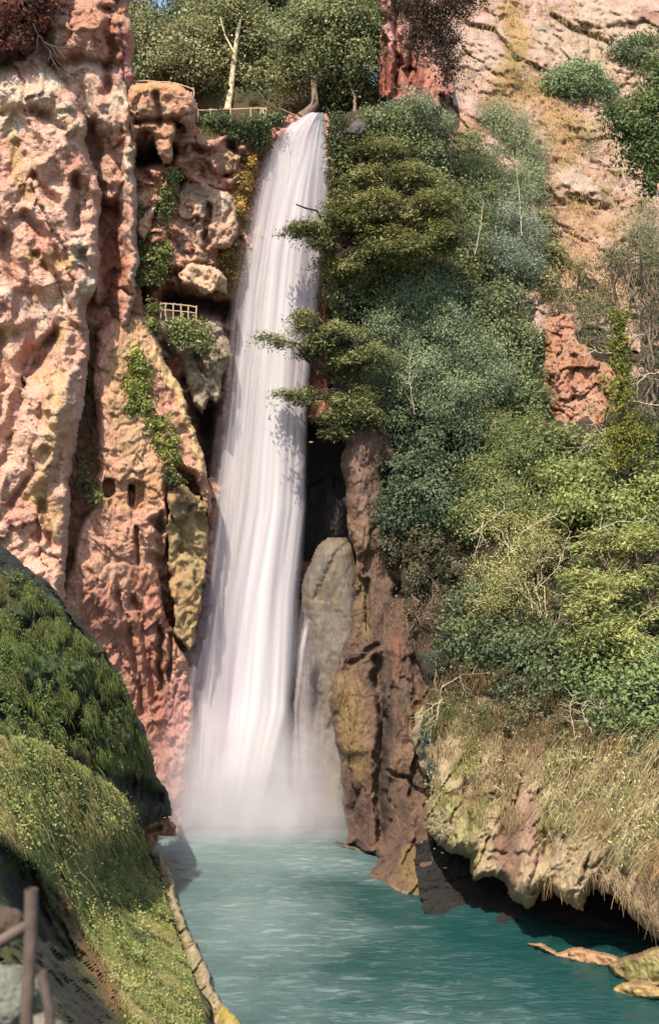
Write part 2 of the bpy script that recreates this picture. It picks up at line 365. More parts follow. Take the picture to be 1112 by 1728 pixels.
rock('cliff', [(-120, 60), (20, 70), (60, 84), (100, 125), (128, 160), (146, 210), (152, 260), (172, 320), (172, 400), (164, 480), (146, 530), (154, 600), (142, 680), (134, 740), (122, 800), (122, 860),
               (116, 930), (108, 1000), (108, 1060), (60, 1100), (-120, 1100)],
     [(-100, 110, 82.5), (100, 130, 83), (-100, 400, 81), (80, 400, 81.8), (150, 400, 82.4), (-100, 700, 79.5), (60, 700, 80.6), (130, 740, 81.6), (-100, 1100, 78), (100, 1000, 80)],
     M_ROCK, PINK, [(SALM, .0, 1.4), (CREAM, .1, .9), (C(220, 178, 128), .18, 1.7), (YELL, .36, 2.2), (C(186, 120, 100), .3, 2.5)], rw=18, rm=3.2, big=(2.4, .2), facet=(.7, .22), fs=(1, 1, .42), mid=(.07, .5),
     fine=(.13, 2.1), blocky=.15, rag=12, seed=9, vs=.75, step=2.3,
     carve=[(1.5, [(15, 740), (25, 680), (50, 640), (75, 600), (90, 570)], 12), (1.0, [(30, 620), (60, 590), (100, 560)], 9), (-1.1, [(60, 640), (90, 700), (70, 800)], 20),
            (1.3, [(10, 400), (20, 470)], 10), (-1.0, [(80, 230), (120, 280)], 30), (1.2, [(130, 300), (128, 380)], 8), (1.1, [(60, 300), (95, 345)], 8), (.9, [(20, 850), (50, 800), (80, 760)], 8),
            (1.0, [(60, 430), (100, 470), (120, 520)], 8), (-.9, [(110, 560), (115, 640), (100, 720)], 12), (1.2, [(0, 560), (10, 640), (0, 700)], 9), (1.0, [(70, 850), (90, 920)], 8),
            (-1.4, [(20, 150), (90, 165), (130, 200)], 30), (.8, [(0, 190), (60, 185), (110, 215)], 7), (.9, [(40, 360), (80, 400), (100, 440)], 7), (1.0, [(140, 430), (150, 470)], 8)],
     paint=[(CREAM, [(20, 150), (60, 160), (100, 190)], 30, .65), (YELL * .9, [(25, 240), (30, 300), (45, 330)], 14, .55), (YELL * .9, [(45, 430), (80, 440), (120, 440)], 13, .6),
            (C(225, 185, 120), [(90, 640), (95, 740), (60, 840)], 26, .5), (C(200, 150, 150), [(10, 520), (60, 520)], 30, .35), (C(215, 180, 110), [(70, 850), (90, 890)], 26, .5)],
     label='sunlit pink near rock face down the left side of the gorge')
# loose clump of dark red hanging rock at the very top left
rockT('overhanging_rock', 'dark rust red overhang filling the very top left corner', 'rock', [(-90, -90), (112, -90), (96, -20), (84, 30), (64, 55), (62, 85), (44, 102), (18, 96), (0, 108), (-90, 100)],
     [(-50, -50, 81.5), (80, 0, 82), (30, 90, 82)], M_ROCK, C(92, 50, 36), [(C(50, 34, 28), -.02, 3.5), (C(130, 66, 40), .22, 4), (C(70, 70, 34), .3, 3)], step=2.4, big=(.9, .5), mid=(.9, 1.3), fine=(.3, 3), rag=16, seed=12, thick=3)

# ---- cave wall between the tower and the falls
CW = [(220, 140, 86.6), (330, 150, 88), (400, 300, 89.6), (300, 400, 87.6), (460, 200, 92.5), (540, 195, 94), (230, 500, 88), (340, 480, 88.6), (400, 500, 91.6), (420, 330, 91.8), (385, 700, 91), (430, 700, 93), (400, 860, 92), (345, 1000, 89.8), (560, 500, 95), (300, 900, 88), (560, 900, 94), (300, 1400, 90), (560, 1400, 92)]
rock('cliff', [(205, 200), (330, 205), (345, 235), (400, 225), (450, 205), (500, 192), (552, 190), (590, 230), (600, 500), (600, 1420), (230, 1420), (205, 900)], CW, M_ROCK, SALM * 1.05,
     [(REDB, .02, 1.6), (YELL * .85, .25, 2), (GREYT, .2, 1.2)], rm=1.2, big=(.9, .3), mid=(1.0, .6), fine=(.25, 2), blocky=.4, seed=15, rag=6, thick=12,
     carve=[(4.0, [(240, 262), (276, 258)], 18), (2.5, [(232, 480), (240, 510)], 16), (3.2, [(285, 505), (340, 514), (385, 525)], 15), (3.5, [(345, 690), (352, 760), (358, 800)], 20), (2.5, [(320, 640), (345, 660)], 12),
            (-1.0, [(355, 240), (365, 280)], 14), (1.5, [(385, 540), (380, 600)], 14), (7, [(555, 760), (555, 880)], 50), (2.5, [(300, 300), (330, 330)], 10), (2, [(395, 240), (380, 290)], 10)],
     paint=[(DARK, [(285, 505), (385, 525)], 22, .8), (DARK, [(345, 690), (358, 800)], 22, .8), (C(60, 34, 28), [(240, 270), (285, 262)], 16, .8), (YELL * .8, [(415, 280), (400, 400), (385, 480)], 24, .8),  # dark tones along the carved caves put their shade into the colour
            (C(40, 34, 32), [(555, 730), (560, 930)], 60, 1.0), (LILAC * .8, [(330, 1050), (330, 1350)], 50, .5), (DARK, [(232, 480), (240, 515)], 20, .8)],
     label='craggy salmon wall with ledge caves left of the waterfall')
rock('cliff', [(222, 142), (262, 136), (304, 142), (326, 158), (336, 180), (330, 208), (318, 232), (312, 214), (300, 206), (296, 240), (288, 278), (276, 282), (266, 262), (258, 232), (244, 222), (232, 236), (224, 262), (214, 250), (212, 170)],
     [(222, 150, 84), (330, 180, 84.5), (260, 220, 85)], M_ROCK, C(224, 168, 134), [(CREAM, .1, 1.5), (ORNG, .2, 2), (GREYT, .25, 2)], rw=12, rm=1.8, big=(.5, .4), mid=(.7, .8), fine=(.2, 2.4), rag=7, seed=18, thick=6,
     carve=[(1.2, [(232, 205), (300, 200)], 6), (.9, [(262, 160), (270, 210)], 5), (-.6, [(305, 160), (322, 200)], 14)], paint=[(C(215, 165, 110), [(230, 146), (300, 146)], 14, .6)], label='rounded pink overhang capping the upper cave')
rock('cliff', [(322, 222), (335, 262), (352, 262), (368, 232), (410, 262), (402, 292), (376, 300), (352, 318), (300, 300), (306, 262)], [(330, 240, 88), (400, 280, 90)], M_ROCK, C(222, 176, 140),
     [(PALE, .12, 2), (YELL, .3, 2), (REDB, .3, 2)], rw=10, rm=1.4, mid=(.8, .9), rag=8, seed=20, label='pale broken rock below the upper walkway')
rock('cliff', [(226, 328), (240, 302), (286, 292), (268, 342), (258, 388), (244, 410), (228, 392)], [(240, 300, 87), (250, 400, 86.5)], M_ROCK, C(228, 178, 140),
     [(CREAM, .15, 2), (YELL, .25, 2)], rw=9, rm=1.2, mid=(.5, .9), rag=5, seed=21, label='smooth pink boulder on the cave ledge')
rock('cliff', [(296, 330), (312, 306), (340, 300), (362, 318), (392, 332), (404, 352), (400, 398), (392, 418), (352, 424), (350, 444), (296, 452), (282, 430), (292, 392)],
     [(300, 330, 88), (400, 350, 89), (340, 440, 88)], M_ROCK, C(230, 184, 152), [(CREAM, .15, 2), (GREYT, .1, 1.5), (YELL, .35, 2), (REDB, .2, 3)], rw=10, rm=1.7, big=(.5, .5), mid=(1.0, 1.0), fine=(.3, 2.6), rag=9, seed=23, thick=5,
     carve=[(1.5, [(352, 350), (348, 380), (352, 416)], 6), (.9, [(300, 380), (330, 370)], 5)], paint=[(C(150, 126, 110), [(318, 318), (345, 330)], 16, .7), (CREAM, [(372, 335), (380, 346)], 10, .8)],
     label='lumpy tufa crag between the two cave ledges')
rock('cliff', [(296, 462), (316, 440), (350, 446), (372, 456), (388, 474), (384, 500), (366, 492), (348, 500), (330, 484), (306, 482)], [(300, 460, 87), (380, 480, 88)], M_ROCK, C(238, 196, 160),
     [(PALE, .1, 2), (ORNG, .3, 2)], rw=8, rm=1.4, mid=(.9, 1.2), fine=(.25, 3), rag=9, seed=25, thick=4, label='pale knobbly rock lip over the middle cave')
rock('cliff', [(248, 548), (270, 536), (300, 560), (350, 540), (378, 546), (392, 600), (372, 640), (370, 690), (352, 676), (344, 702), (326, 684), (312, 640), (296, 612), (276, 606), (262, 580)],
     [(250, 550, 87), (380, 560, 88.5), (340, 700, 87.5)], M_ROCK, C(182, 162, 138), [(C(204, 186, 158), .1, 2), (C(110, 95, 80), .12, 3), (MOSS, .22, 1.4)], rw=9, rm=1.6, mid=(.9, 1.0), fine=(.3, 2.5), rag=9, seed=27, thick=4,
     carve=[(1.6, [(278, 582), (300, 606), (312, 640)], 6), (1.0, [(330, 600), (345, 640)], 5)], label='grey tufa boss with ragged underside beside the falls')
# buttress with the two carved arches
rock('cliff', [(164, 562), (190, 540), (222, 528), (250, 534), (278, 590), (296, 640), (316, 690), (336, 740), (350, 790), (360, 850), (352, 880), (344, 846), (330, 800), (298, 790), (285, 800), (284, 900), (270, 960),
               (282, 1040), (300, 1090), (320, 1120), (330, 1200), (320, 1300), (312, 1420), (180, 1420), (60, 1100), (98, 1010), (120, 960), (130, 900), (146, 868), (158, 852), (166, 800), (162, 700), (154, 640)],
     [(172, 562, 85.2), (250, 540, 86.4), (340, 760, 86), (180, 850, 84), (280, 850, 84.4), (100, 1000, 82), (280, 1000, 85.5), (320, 1200, 87), (200, 1400, 83), (310, 1400, 86)],
     M_ROCKV, C(220, 168, 138), [(C(204, 144, 120), .02, 1.2), (C(232, 190, 156), .2, 1.3), (C(170, 110, 80), .25, 2.4)], rw=12, rm=1.8, big=(.5, .3), facet=(.4, .4), mid=(.35, .8), fine=(.18, 2.2), vs=.6, rag=10, seed=31, thick=6, step=1.8, blocky=.15,
     carve=[(3.0, [(185, 817), (185, 829)], 10, 9), (1.0, [(232, 824), (232, 850)], 13, 9), (1.2, [(222, 822), (221, 850)], 5, 7), (1.2, [(270, 870), (268, 950)], 6), (.9, [(232, 890), (232, 950)], 4),
            (1.6, [(262, 880), (276, 890)], 8), (1.4, [(258, 940), (275, 960)], 8), (.7, [(286, 790), (284, 870)], 5), (-.9, [(300, 640), (330, 720), (348, 800)], 12), (.8, [(230, 1010), (250, 1100), (262, 1180)], 7),
            (.8, [(200, 1000), (220, 1080), (240, 1200)], 6), (.9, [(268, 1060), (272, 1160)], 5), (.8, [(284, 1070), (286, 1150)], 4), (-.8, [(150, 960), (200, 1050)], 20)],
     paint=[(C(232, 196, 140), [(262, 590), (300, 660), (330, 730), (344, 790)], 13, .9), (C(205, 168, 120), [(225, 560), (200, 640), (225, 760)], 34, .6), (C(196, 150, 96), [(180, 830), (240, 830), (275, 800)], 34, .5),
            (C(14, 10, 8), [(185, 817), (185, 830)], 11, 1, 1), (C(50, 34, 28), [(221, 820), (221, 846)], 5, .9, 1), (C(182, 122, 104), [(150, 1000), (200, 1080), (250, 1200), (270, 1350)], 46, .75), (C(180, 110, 84), [(240, 980), (280, 1200), (290, 1350)], 30, .7),  # arch openings painted near black to stand in for the shade inside
            (C(70, 60, 44), [(268, 1040), (274, 1160)], 6, .7), (C(70, 60, 44), [(284, 1060), (287, 1150)], 5, .6), (C(196, 140, 140), [(300, 1150), (295, 1380)], 24, .6), (C(215, 165, 150), [(240, 1000), (252, 1080)], 9, .5)],
     label='tan buttress with two small carved arches left of the falls')
rock('cliff', [(282, 836), (300, 812), (322, 826), (346, 850), (352, 900), (350, 960), (340, 1040), (326, 1100), (300, 1080), (284, 1000), (282, 900)], [(290, 830, 84.5), (345, 900, 86), (300, 1080, 85.5)], M_ROCKV, C(186, 156, 108),
     [(C(150, 142, 92), .08, 1.6), (C(204, 156, 108), .12, 1.3), (BROWN, .3, 2)], rw=8, rm=1.3, vs=.5, mid=(.6, .8), rag=13, blocky=.2, seed=33, thick=3, carve=[(1.2, [(335, 870), (345, 895)], 8)],
     paint=[(C(110, 90, 60), [(300, 830), (320, 850)], 18, .8)], label='olive stained rock rib at the foot of the tan slide')

# ---- right of the falls: black cave, column, domed rock, dark fluted wall
rock('cliff', [(505, 700), (640, 690), (700, 900), (720, 1400), (500, 1420)], [(505, 700, 96), (640, 700, 96), (500, 1400, 91), (700, 1400, 88)], M_WET, C(36, 30, 28), [(C(24, 22, 22), .1, 1)], rm=.2, mid=(.4, .6), seed=41, step=5,  # near-black base colour holds the darkness of the cave
     label='wet back wall of the cave beside the falls, painted black for its shade')
rock('cliff', [(590, 716), (612, 698), (650, 712), (690, 790), (770, 900), (780, 1100), (742, 1200), (748, 1430), (722, 1500), (712, 1532), (668, 1522), (630, 1502), (594, 1492), (604, 1476), (634, 1450), (610, 1438), (584, 1422), (580, 1350), (570, 1270), (556, 1200), (560, 1150), (588, 1070),
               (602, 990), (600, 920), (588, 905), (582, 850), (584, 800), (576, 770)],
     [(600, 710, 85.5), (600, 900, 85), (700, 850, 85), (770, 1000, 82.5), (600, 1080, 84.6), (562, 1180, 84.5), (640, 1200, 83), (720, 1200, 80), (580, 1400, 84), (634, 1440, 80.5), (680, 1350, 79), (740, 1420, 76), (600, 1486, 75.8), (712, 1525, 71.8), (680, 1490, 74)],
     M_ROCKV, C(116, 88, 68), [(C(88, 66, 52), .0, 1.3), (C(140, 110, 82), .12, 1.3), (C(86, 78, 54), .25, 2)], rw=15, rm=1.8, vs=.4, big=(.7, .4), facet=(.5, .36), fs=(1, 1, .22), mid=(.4, .8), fine=(.16, 2), rag=12, seed=43, thick=5, step=2.0,  # brown rock, with the wall's shade put into the base and groove colours
     carve=[(1.6, [(636, 1120), (644, 1230), (640, 1330), (646, 1420)], 9), (1.1, [(700, 1110), (706, 1240), (700, 1340)], 8), (-1.0, [(580, 1170), (596, 1260)], 24), (-.8, [(668, 1100), (676, 1200), (664, 1300)], 13), (.8, [(616, 980), (620, 1060)], 5),
            (-.9, [(604, 760), (612, 860), (618, 920)], 16), (1.3, [(652, 800), (664, 900), (676, 1000)], 12), (.8, [(655, 1300), (690, 1316), (720, 1344)], 4), (.6, [(592, 1120), (640, 1090)], 5), (1.4, [(730, 1090), (734, 1180)], 10)],
     paint=[(C(150, 114, 100), [(606, 740), (612, 860)], 20, .6), (C(146, 118, 68), [(575, 1150), (592, 1240), (600, 1290)], 24, .75), (C(140, 116, 74), [(600, 980), (612, 1060)], 18, .6), (C(84, 56, 46), [(596, 1330), (612, 1410)], 24, .7), (C(136, 84, 62), [(668, 1080), (672, 1140)], 10, .6),
            (C(156, 138, 84), [(600, 1486), (650, 1500), (708, 1524)], 8, .95), (C(140, 114, 66), [(690, 1440), (702, 1500)], 20, .7), (C(54, 42, 36), [(650, 1180), (648, 1400)], 15, .7), (C(120, 110, 100), [(700, 990), (740, 1010)], 26, .4)],
     label='craggy dark brown wall running from the trees down to the pool')
rockT('domed_rock', 'smooth grey ochre domed rock veiled in spray beside the falls', 'rock',
     [(506, 990), (514, 960), (530, 925), (556, 904), (578, 906), (598, 920), (612, 1000), (616, 1100), (610, 1200), (600, 1300), (590, 1400), (488, 1400), (492, 1250), (498, 1150), (510, 1080)],
     [(510, 1000, 87.5), (560, 910, 87.5), (600, 1000, 87), (500, 1390, 88), (590, 1390, 86.5)], M_SOFT, C(118, 106, 94), [(C(102, 92, 84), .05, 1.4), (C(130, 110, 76), .12, 1.5)], rw=34, rm=2.2, vs=.4, big=(.4, .4), facet=(.2, .3), fs=(1, 1, .4), mid=(.25, .6), fine=(.1, 1.8), rag=7, seed=45, thick=4,
      paint=[(C(126, 112, 76), [(555, 912), (588, 925)], 22, .4), (C(140, 130, 128), [(510, 1100), (505, 1380)], 40, .5)])
EW = [(560, 170, 96), (640, 300, 93), (560, 700, 92), (700, 170, 101), (800, 0, 118), (1112, -60, 130), (1112, 200, 112), (1112, 500, 98), (900, 300, 104), (900, 560, 94), (700, 600, 90),
      (700, 900, 85), (900, 900, 82), (1112, 900, 76), (700, 1200, 80.5), (900, 1200, 74), (1112, 1200, 67), (720, 1500, 73), (1112, 1600, 60), (1180, 1600, 58)]
# tan slope at the upper right
rock('hillside', [(690, -90), (1260, -90), (1260, 640), (900, 640), (780, 520), (720, 300), (700, 180)], EW, M_SOIL, C(234, 194, 174),
     [(C(222, 178, 150), .0, 1.6), (C(240, 208, 192), .08, 1.1), (C(206, 172, 118), .24, 1.8), (C(232, 214, 192), .3, 3.2), (C(160, 148, 96), .34, 2)], rm=.3, big=(1.4, .16), mid=(.7, .5), fine=(.35, 1.7), vs=.9, facet=(.6, .22), fs=(1, 1, .9), rag=4, seed=61, tonescale=.45, step=2.4, blocky=.15,
     carve=[(1.6, [(932, 28), (968, 50), (990, 58), (1030, 74)], 5), (-1.4, [(720, 90), (780, 70), (850, 110)], 40), (1.5, [(785, 42), (830, 50), (872, 102)], 5), (-1.2, [(1020, 20), (1112, 60)], 50), (-.9, [(900, 60), (950, 110)], 30),
            (-1.0, [(940, 310), (1010, 330)], 18), (.9, [(960, 330), (1010, 345)], 6), (-1.0, [(800, 170), (790, 220)], 14)],
     paint=[(C(240, 206, 180), [(720, 90), (770, 70), (850, 110), (800, 120)], 34, .9), (C(232, 205, 175), [(930, 60), (1000, 100), (1090, 60), (1000, 20)], 46, .7), (C(200, 160, 70), [(860, 20), (880, 70), (850, 130)], 26, .7),
            (C(205, 158, 84), [(860, 160), (920, 150), (960, 230)], 40, .65), (C(196, 140, 80), [(830, 190), (760, 240)], 28, .6), (C(210, 160, 100), [(920, 260), (1000, 400), (930, 470)], 60, .5), (C(222, 166, 138), [(940, 420), (1000, 480)], 50, .5),
            (C(240, 220, 195), [(960, 300), (1000, 320)], 24, .6), (C(238, 205, 185), [(790, 170), (810, 190)], 16, .8), (C(150, 90, 60), [(1080, 20), (1112, 30)], 14, .5)],
     label='dry tan slope with pale slabs at the upper right')
rock('hillside', [(545, 200), (600, 180), (720, 160), (800, 300), (930, 430), (1260, 430), (1260, 1420), (1112, 1400), (900, 1300), (720, 1180), (690, 1080), (640, 800), (600, 700), (545, 690), (560, 400)], EW, M_SOIL,
     C(74, 62, 44), [(C(60, 58, 34), .0, 1.4), (C(112, 84, 62), .16, 1.2), (C(86, 84, 46), .2, 2)], rm=1.5, big=(1.2, .2), mid=(.7, .5), fine=(.3, 1.6), seed=63, step=4, thick=12, label='steep overgrown bank right of the waterfall')
rock('cliff', [(918, 560), (930, 535), (960, 530), (975, 560), (1000, 600), (1040, 620), (1046, 700), (1020, 730), (990, 730), (980, 765), (958, 770), (940, 740), (920, 700), (914, 640)],
     [(930, 540, 91.5), (1040, 640, 88), (950, 760, 86.5)], M_ROCK, C(196, 142, 112), [(C(212, 166, 140), .05, 1.5), (C(178, 116, 66), .1, 1.6), (C(206, 168, 120), .3, 2)], rw=9, rm=.8, vs=.5, facet=(.7, .7), fs=(1, 1, .5), mid=(.4, .8), fine=(.3, 2.6), rag=14, step=1.8, seed=65, thick=3,
     carve=[(.9, [(930, 640), (935, 690)], 6), (.8, [(970, 600), (965, 680)], 5)], label='orange bare rock patch in the middle of the overgrown bank')
rock('cliff', [(528, 470), (548, 460), (560, 520), (556, 600), (560, 700), (524, 720), (520, 650), (530, 560)], [(540, 470, 92), (540, 700, 91)], M_ROCKV, C(160, 96, 76), [(C(200, 130, 106), .1, 1.6), (DARK, .2, 2)],
     rw=8, rm=1, vs=.5, seed=66, thick=3, label='narrow red rock strip at the right edge of the falls')
rock('cliff', [(648, -90), (702, -90), (716, -20), (730, 60), (760, 110), (772, 160), (740, 190), (690, 180), (640, 168), (636, 100), (642, 30), (632, -30)], [(640, -60, 99), (740, 100, 101), (650, 160, 98)], M_ROCK, C(208, 144, 124),
     [(C(170, 92, 72), .02, 1.6), (C(232, 176, 160), .12, 1.3), (C(150, 84, 60), .25, 2.5)], rw=13, rm=2, vs=.4, facet=(.6, .6), fs=(1, 1, .3), mid=(.5, .8), fine=(.35, 2.4), rag=9, step=2, seed=68, thick=4,
     carve=[(1.3, [(668, 0), (672, 90), (668, 160)], 6), (.9, [(650, 60), (655, 150)], 4), (.9, [(700, 60), (690, 120)], 5)], paint=[(C(160, 84, 60), [(655, 90), (655, 160)], 16, .7), (C(236, 184, 168), [(710, 60), (745, 110)], 22, .7)],
     label='pink rock pillar standing among the rim trees')
rockT('boulder', 'small grey boulder perched above the right edge of the falls', 'boulder', [(588, 208), (604, 198), (618, 206), (620, 222), (608, 232), (600, 246), (588, 250), (578, 238), (580, 222)], [(590, 210, 90), (610, 240, 90)], M_ROCK, C(96, 88, 84),
     [(C(130, 120, 112), .1, 3), (C(60, 50, 40), .2, 3)], rw=9, rm=.8, big=(.2, .5), mid=(.4, 1.4), rag=5, seed=69, thick=1)

# ---- lower right: overhang hung with dry growth, undercut and ledge stones
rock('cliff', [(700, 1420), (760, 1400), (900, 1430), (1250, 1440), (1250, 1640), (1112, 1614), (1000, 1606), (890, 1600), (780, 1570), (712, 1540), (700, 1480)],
     [(712, 1540, 70.6), (780, 1570, 68.0), (710, 1440, 76), (890, 1430, 74), (890, 1600, 65.2), (890, 1560, 68.5), (780, 1540, 71), (1112, 1450, 71), (1112, 1614, 64), (1112, 1570, 68), (1250, 1640, 62)], M_ROCK, C(34, 26, 20), [(C(22, 18, 15), .0, 1.5), (C(56, 42, 32), .25, 2)], rm=.2, mid=(.8, .6), fine=(.2, 2), seed=71, thick=6,  # base and tones darkened so the colour carries the shade under the overhang
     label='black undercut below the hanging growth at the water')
OV = [(700, 1180, 79), (900, 1180, 73), (1112, 1180, 66), (720, 1340, 73.5), (780, 1440, 68.5), (800, 1300, 72.5), (900, 1480, 64.5), (1112, 1500, 58.5), (1200, 1500, 57), (1250, 1200, 62)]
rock('cliff', [(696, 1200), (730, 1180), (800, 1170), (1000, 1200), (1250, 1150), (1250, 1640), (1112, 1590), (1080, 1560), (1040, 1520), (1000, 1500), (985, 1540), (950, 1520), (920, 1500), (888, 1536), (866, 1520), (850, 1490), (830, 1480), (800, 1490), (790, 1450), (760, 1440),
               (735, 1420), (718, 1400), (716, 1360), (730, 1330), (704, 1280), (694, 1240)],
     OV, M_ROCKV, C(186, 164, 128), [(C(140, 112, 86), .04, 1.4), (C(172, 160, 106), .1, 1.1), (C(196, 172, 136), .18, 2), (C(110, 100, 62), .3, 2)], rw=22, rm=3.4, vs=.3, big=(1.3, .34), facet=(.6, .5), fs=(1, 1, .3), mid=(.9, .9), fine=(.3, 2.2), rag=10, seed=73, thick=9, squeeze=.99, step=2.2,
     carve=[(1.2, [(860, 1240), (850, 1400)], 9), (1.3, [(790, 1260), (800, 1400)], 9), (-1.0, [(760, 1330), (775, 1420)], 22), (1.2, [(930, 1300), (925, 1440)], 9), (-1.0, [(880, 1350), (885, 1480)], 26), (1.2, [(720, 1200), (712, 1280)], 9)],
     paint=[(C(170, 164, 106), [(740, 1350), (790, 1380), (780, 1410)], 34, .8), (C(60, 74, 66), [(720, 1210), (730, 1300)], 18, .7), (C(170, 130, 108), [(880, 1350), (890, 1450)], 32, .6), (C(150, 96, 80), [(850, 1420), (860, 1480)], 20, .6), (C(200, 160, 120), [(960, 1520), (980, 1530)], 18, .8)],
     label='bulging overhang of tan tufa above the lower right water')
def ledge(label, poly, d, base, seed, **k):
    return rockT('ledge_stone', label, 'stone', poly, d, M_SOFT, base, [(C(120, 92, 66), .1, 2), (C(190, 160, 110), .2, 2)], step=2.0, rw=9, rm=2.2, big=(.3, .5), mid=(.3, 1), rag=2, facet=(.25, .6), seed=seed, thick=2, **k)
ledge('long thin tan stone shelf lying along the waterline under the overhang', [(884, 1592), (910, 1590), (940, 1604), (968, 1596), (1000, 1600), (1035, 1612), (1060, 1622), (1040, 1642), (1000, 1634), (950, 1622), (910, 1608)], [(890, 1595, 63.8), (1040, 1630, 60.8)], C(176, 136, 98), 81)
ledge('rough mossy stone block at the right end of the waterline shelf', [(1024, 1626), (1060, 1610), (1112, 1596), (1180, 1600), (1180, 1680), (1112, 1668), (1060, 1664), (1034, 1650)], [(1030, 1630, 60), (1112, 1640, 58)], C(150, 130, 84), 83,
      paint=[(MOSS, [(1060, 1630), (1112, 1640)], 16, .6)])
ledge('low flat tan stone farthest right in the water', [(1026, 1668), (1050, 1656), (1090, 1658), (1180, 1680), (1180, 1712), (1112, 1690), (1060, 1690), (1034, 1682)], [(1030, 1670, 58.3), (1112, 1685, 57)], C(176, 146, 92), 85)
ledge('dark flat rock breaking the surface at the foot of the spray', [(552, 1424), (566, 1418), (596, 1424), (630, 1434), (624, 1444), (590, 1440), (562, 1434)], [(560, 1425, 83.6), (620, 1440, 82)], C(70, 66, 62), 87)

# ---- near left bank
LB = [(0, 920, 66), (100, 1000, 67), (200, 1130, 70), (280, 1340, 77), (0, 1100, 58), (0, 1240, 52), (150, 1250, 64), (0, 1400, 46), (0, 1728, 32), (200, 1400, 64), (200, 1728, 44), (256, 1440, 79), (300, 1560, 66.5), (400, 1728, 54), (-100, 1000, 58), (-100, 1728, 29), (260, 1280, 74)]
LBf = rbf(LB)
rock('cliff', [(-140, 850), (0, 918), (28, 936), (70, 972), (100, 1004), (140, 1050), (176, 1092), (206, 1140), (226, 1190), (246, 1230), (262, 1290), (272, 1320), (286, 1342), (292, 1376), (260, 1390), (200, 1420), (-140, 1500)],
     LBf, M_ROCK, C(44, 44, 28), [(C(30, 32, 22), .0, 1.2), (C(74, 92, 40), .05, 1.5), (C(110, 100, 66), .28, 2)], rw=16, rm=2.5, big=(1.3, .3), mid=(.7, .8), fine=(.25, 2), rag=5, seed=91, thick=5,
     carve=[(2.8, [(0, 1190), (60, 1215), (130, 1240)], 24), (2.2, [(0, 1090), (40, 1080), (60, 1070)], 20), (-1.4, [(60, 1120), (120, 1130)], 34), (1.6, [(150, 1200), (200, 1190)], 16), (-1.2, [(30, 1030)], 26), (2.6, [(210, 1320), (262, 1345)], 15), (-1.3, [(170, 1270), (200, 1250), (215, 1240)], 18)],
     paint=[(C(80, 104, 42), [(50, 1120), (110, 1120), (160, 1140)], 34, .8), (C(70, 92, 44), [(10, 1020), (40, 1040)], 22, .8), (C(176, 150, 110), [(190, 1250), (212, 1240), (215, 1215)], 15, .9), (C(140, 124, 88), [(150, 1290), (240, 1300)], 18, .7), (C(120, 120, 70), [(170, 1140), (250, 1290)], 12, .6), (C(34, 30, 28), [(215, 1330), (272, 1365)], 14, .9)],  # moss greens, plus the bank's shade in the dark base and hollow colours
     label='dark mossy near bank on the left')
rock('cliff', [(238, 1386), (262, 1378), (290, 1380), (302, 1396), (298, 1414), (270, 1412), (262, 1430), (256, 1446), (240, 1440), (232, 1410)], [(240, 1390, 78), (300, 1400, 79)], M_ROCK, C(206, 158, 116),
     [(C(150, 108, 76), .1, 3), (DARK, .3, 3)], rw=7, rm=1.0, mid=(.6, 1.5), fine=(.2, 3), rag=6, seed=93, thick=2, carve=[(1.2, [(246, 1404), (270, 1400)], 4)], label='broken tan rock shelf jutting from the left bank')
HUM = [(-140, 1230), (0, 1262), (40, 1236), (90, 1262), (150, 1290), (200, 1320), (236, 1372), (250, 1430), (268, 1470), (290, 1540), (312, 1610), (336, 1660), (356, 1700), (372, 1790), (-140, 1790)]
rock('hummock', HUM, lambda x, y: LBf(x, y) - 1.5, M_SOIL, C(96, 98, 46), [(C(150, 130, 80), .1, 1.4), (C(80, 84, 40), .1, 2)], facet=(.3, .5), rw=26, rm=3, big=(1.8, .4), mid=(.6, .7), fine=(.15, 2), rag=5, seed=95, thick=4, step=4,
     carve=[(2.5, [(10, 1450), (100, 1600), (190, 1728)], 36)], paint=[(C(40, 34, 26), [(30, 1500), (100, 1640), (180, 1760)], 44, .9), (C(176, 130, 90), [(110, 1500), (150, 1600), (200, 1690)], 22, .6)], label='grassy hummock filling the lower left')
rock('bank_edge', [(252, 1440), (266, 1438), (290, 1478), (304, 1540), (330, 1590), (356, 1640), (358, 1660), (376, 1690), (420, 1740), (430, 1800), (330, 1800), (342, 1700), (318, 1640), (296, 1570), (272, 1500)],
     [(260, 1450, 77.4), (300, 1560, 65.2), (356, 1650, 57.8), (420, 1740, 51.5)], M_SOFT, C(158, 142, 108), [(C(124, 108, 82), .05, 2), (C(205, 172, 140), .15, 2)], step=1.8, rw=7, rm=1, facet=(.3, .7), mid=(.35, 1), rag=2, seed=97, thick=4,
     paint=[(C(88, 88, 56), [(262, 1470), (290, 1560), (318, 1640)], 12, .9), (C(170, 150, 66), [(380, 1710), (400, 1740)], 18, .8)], label='pale travertine lip along the left bank')

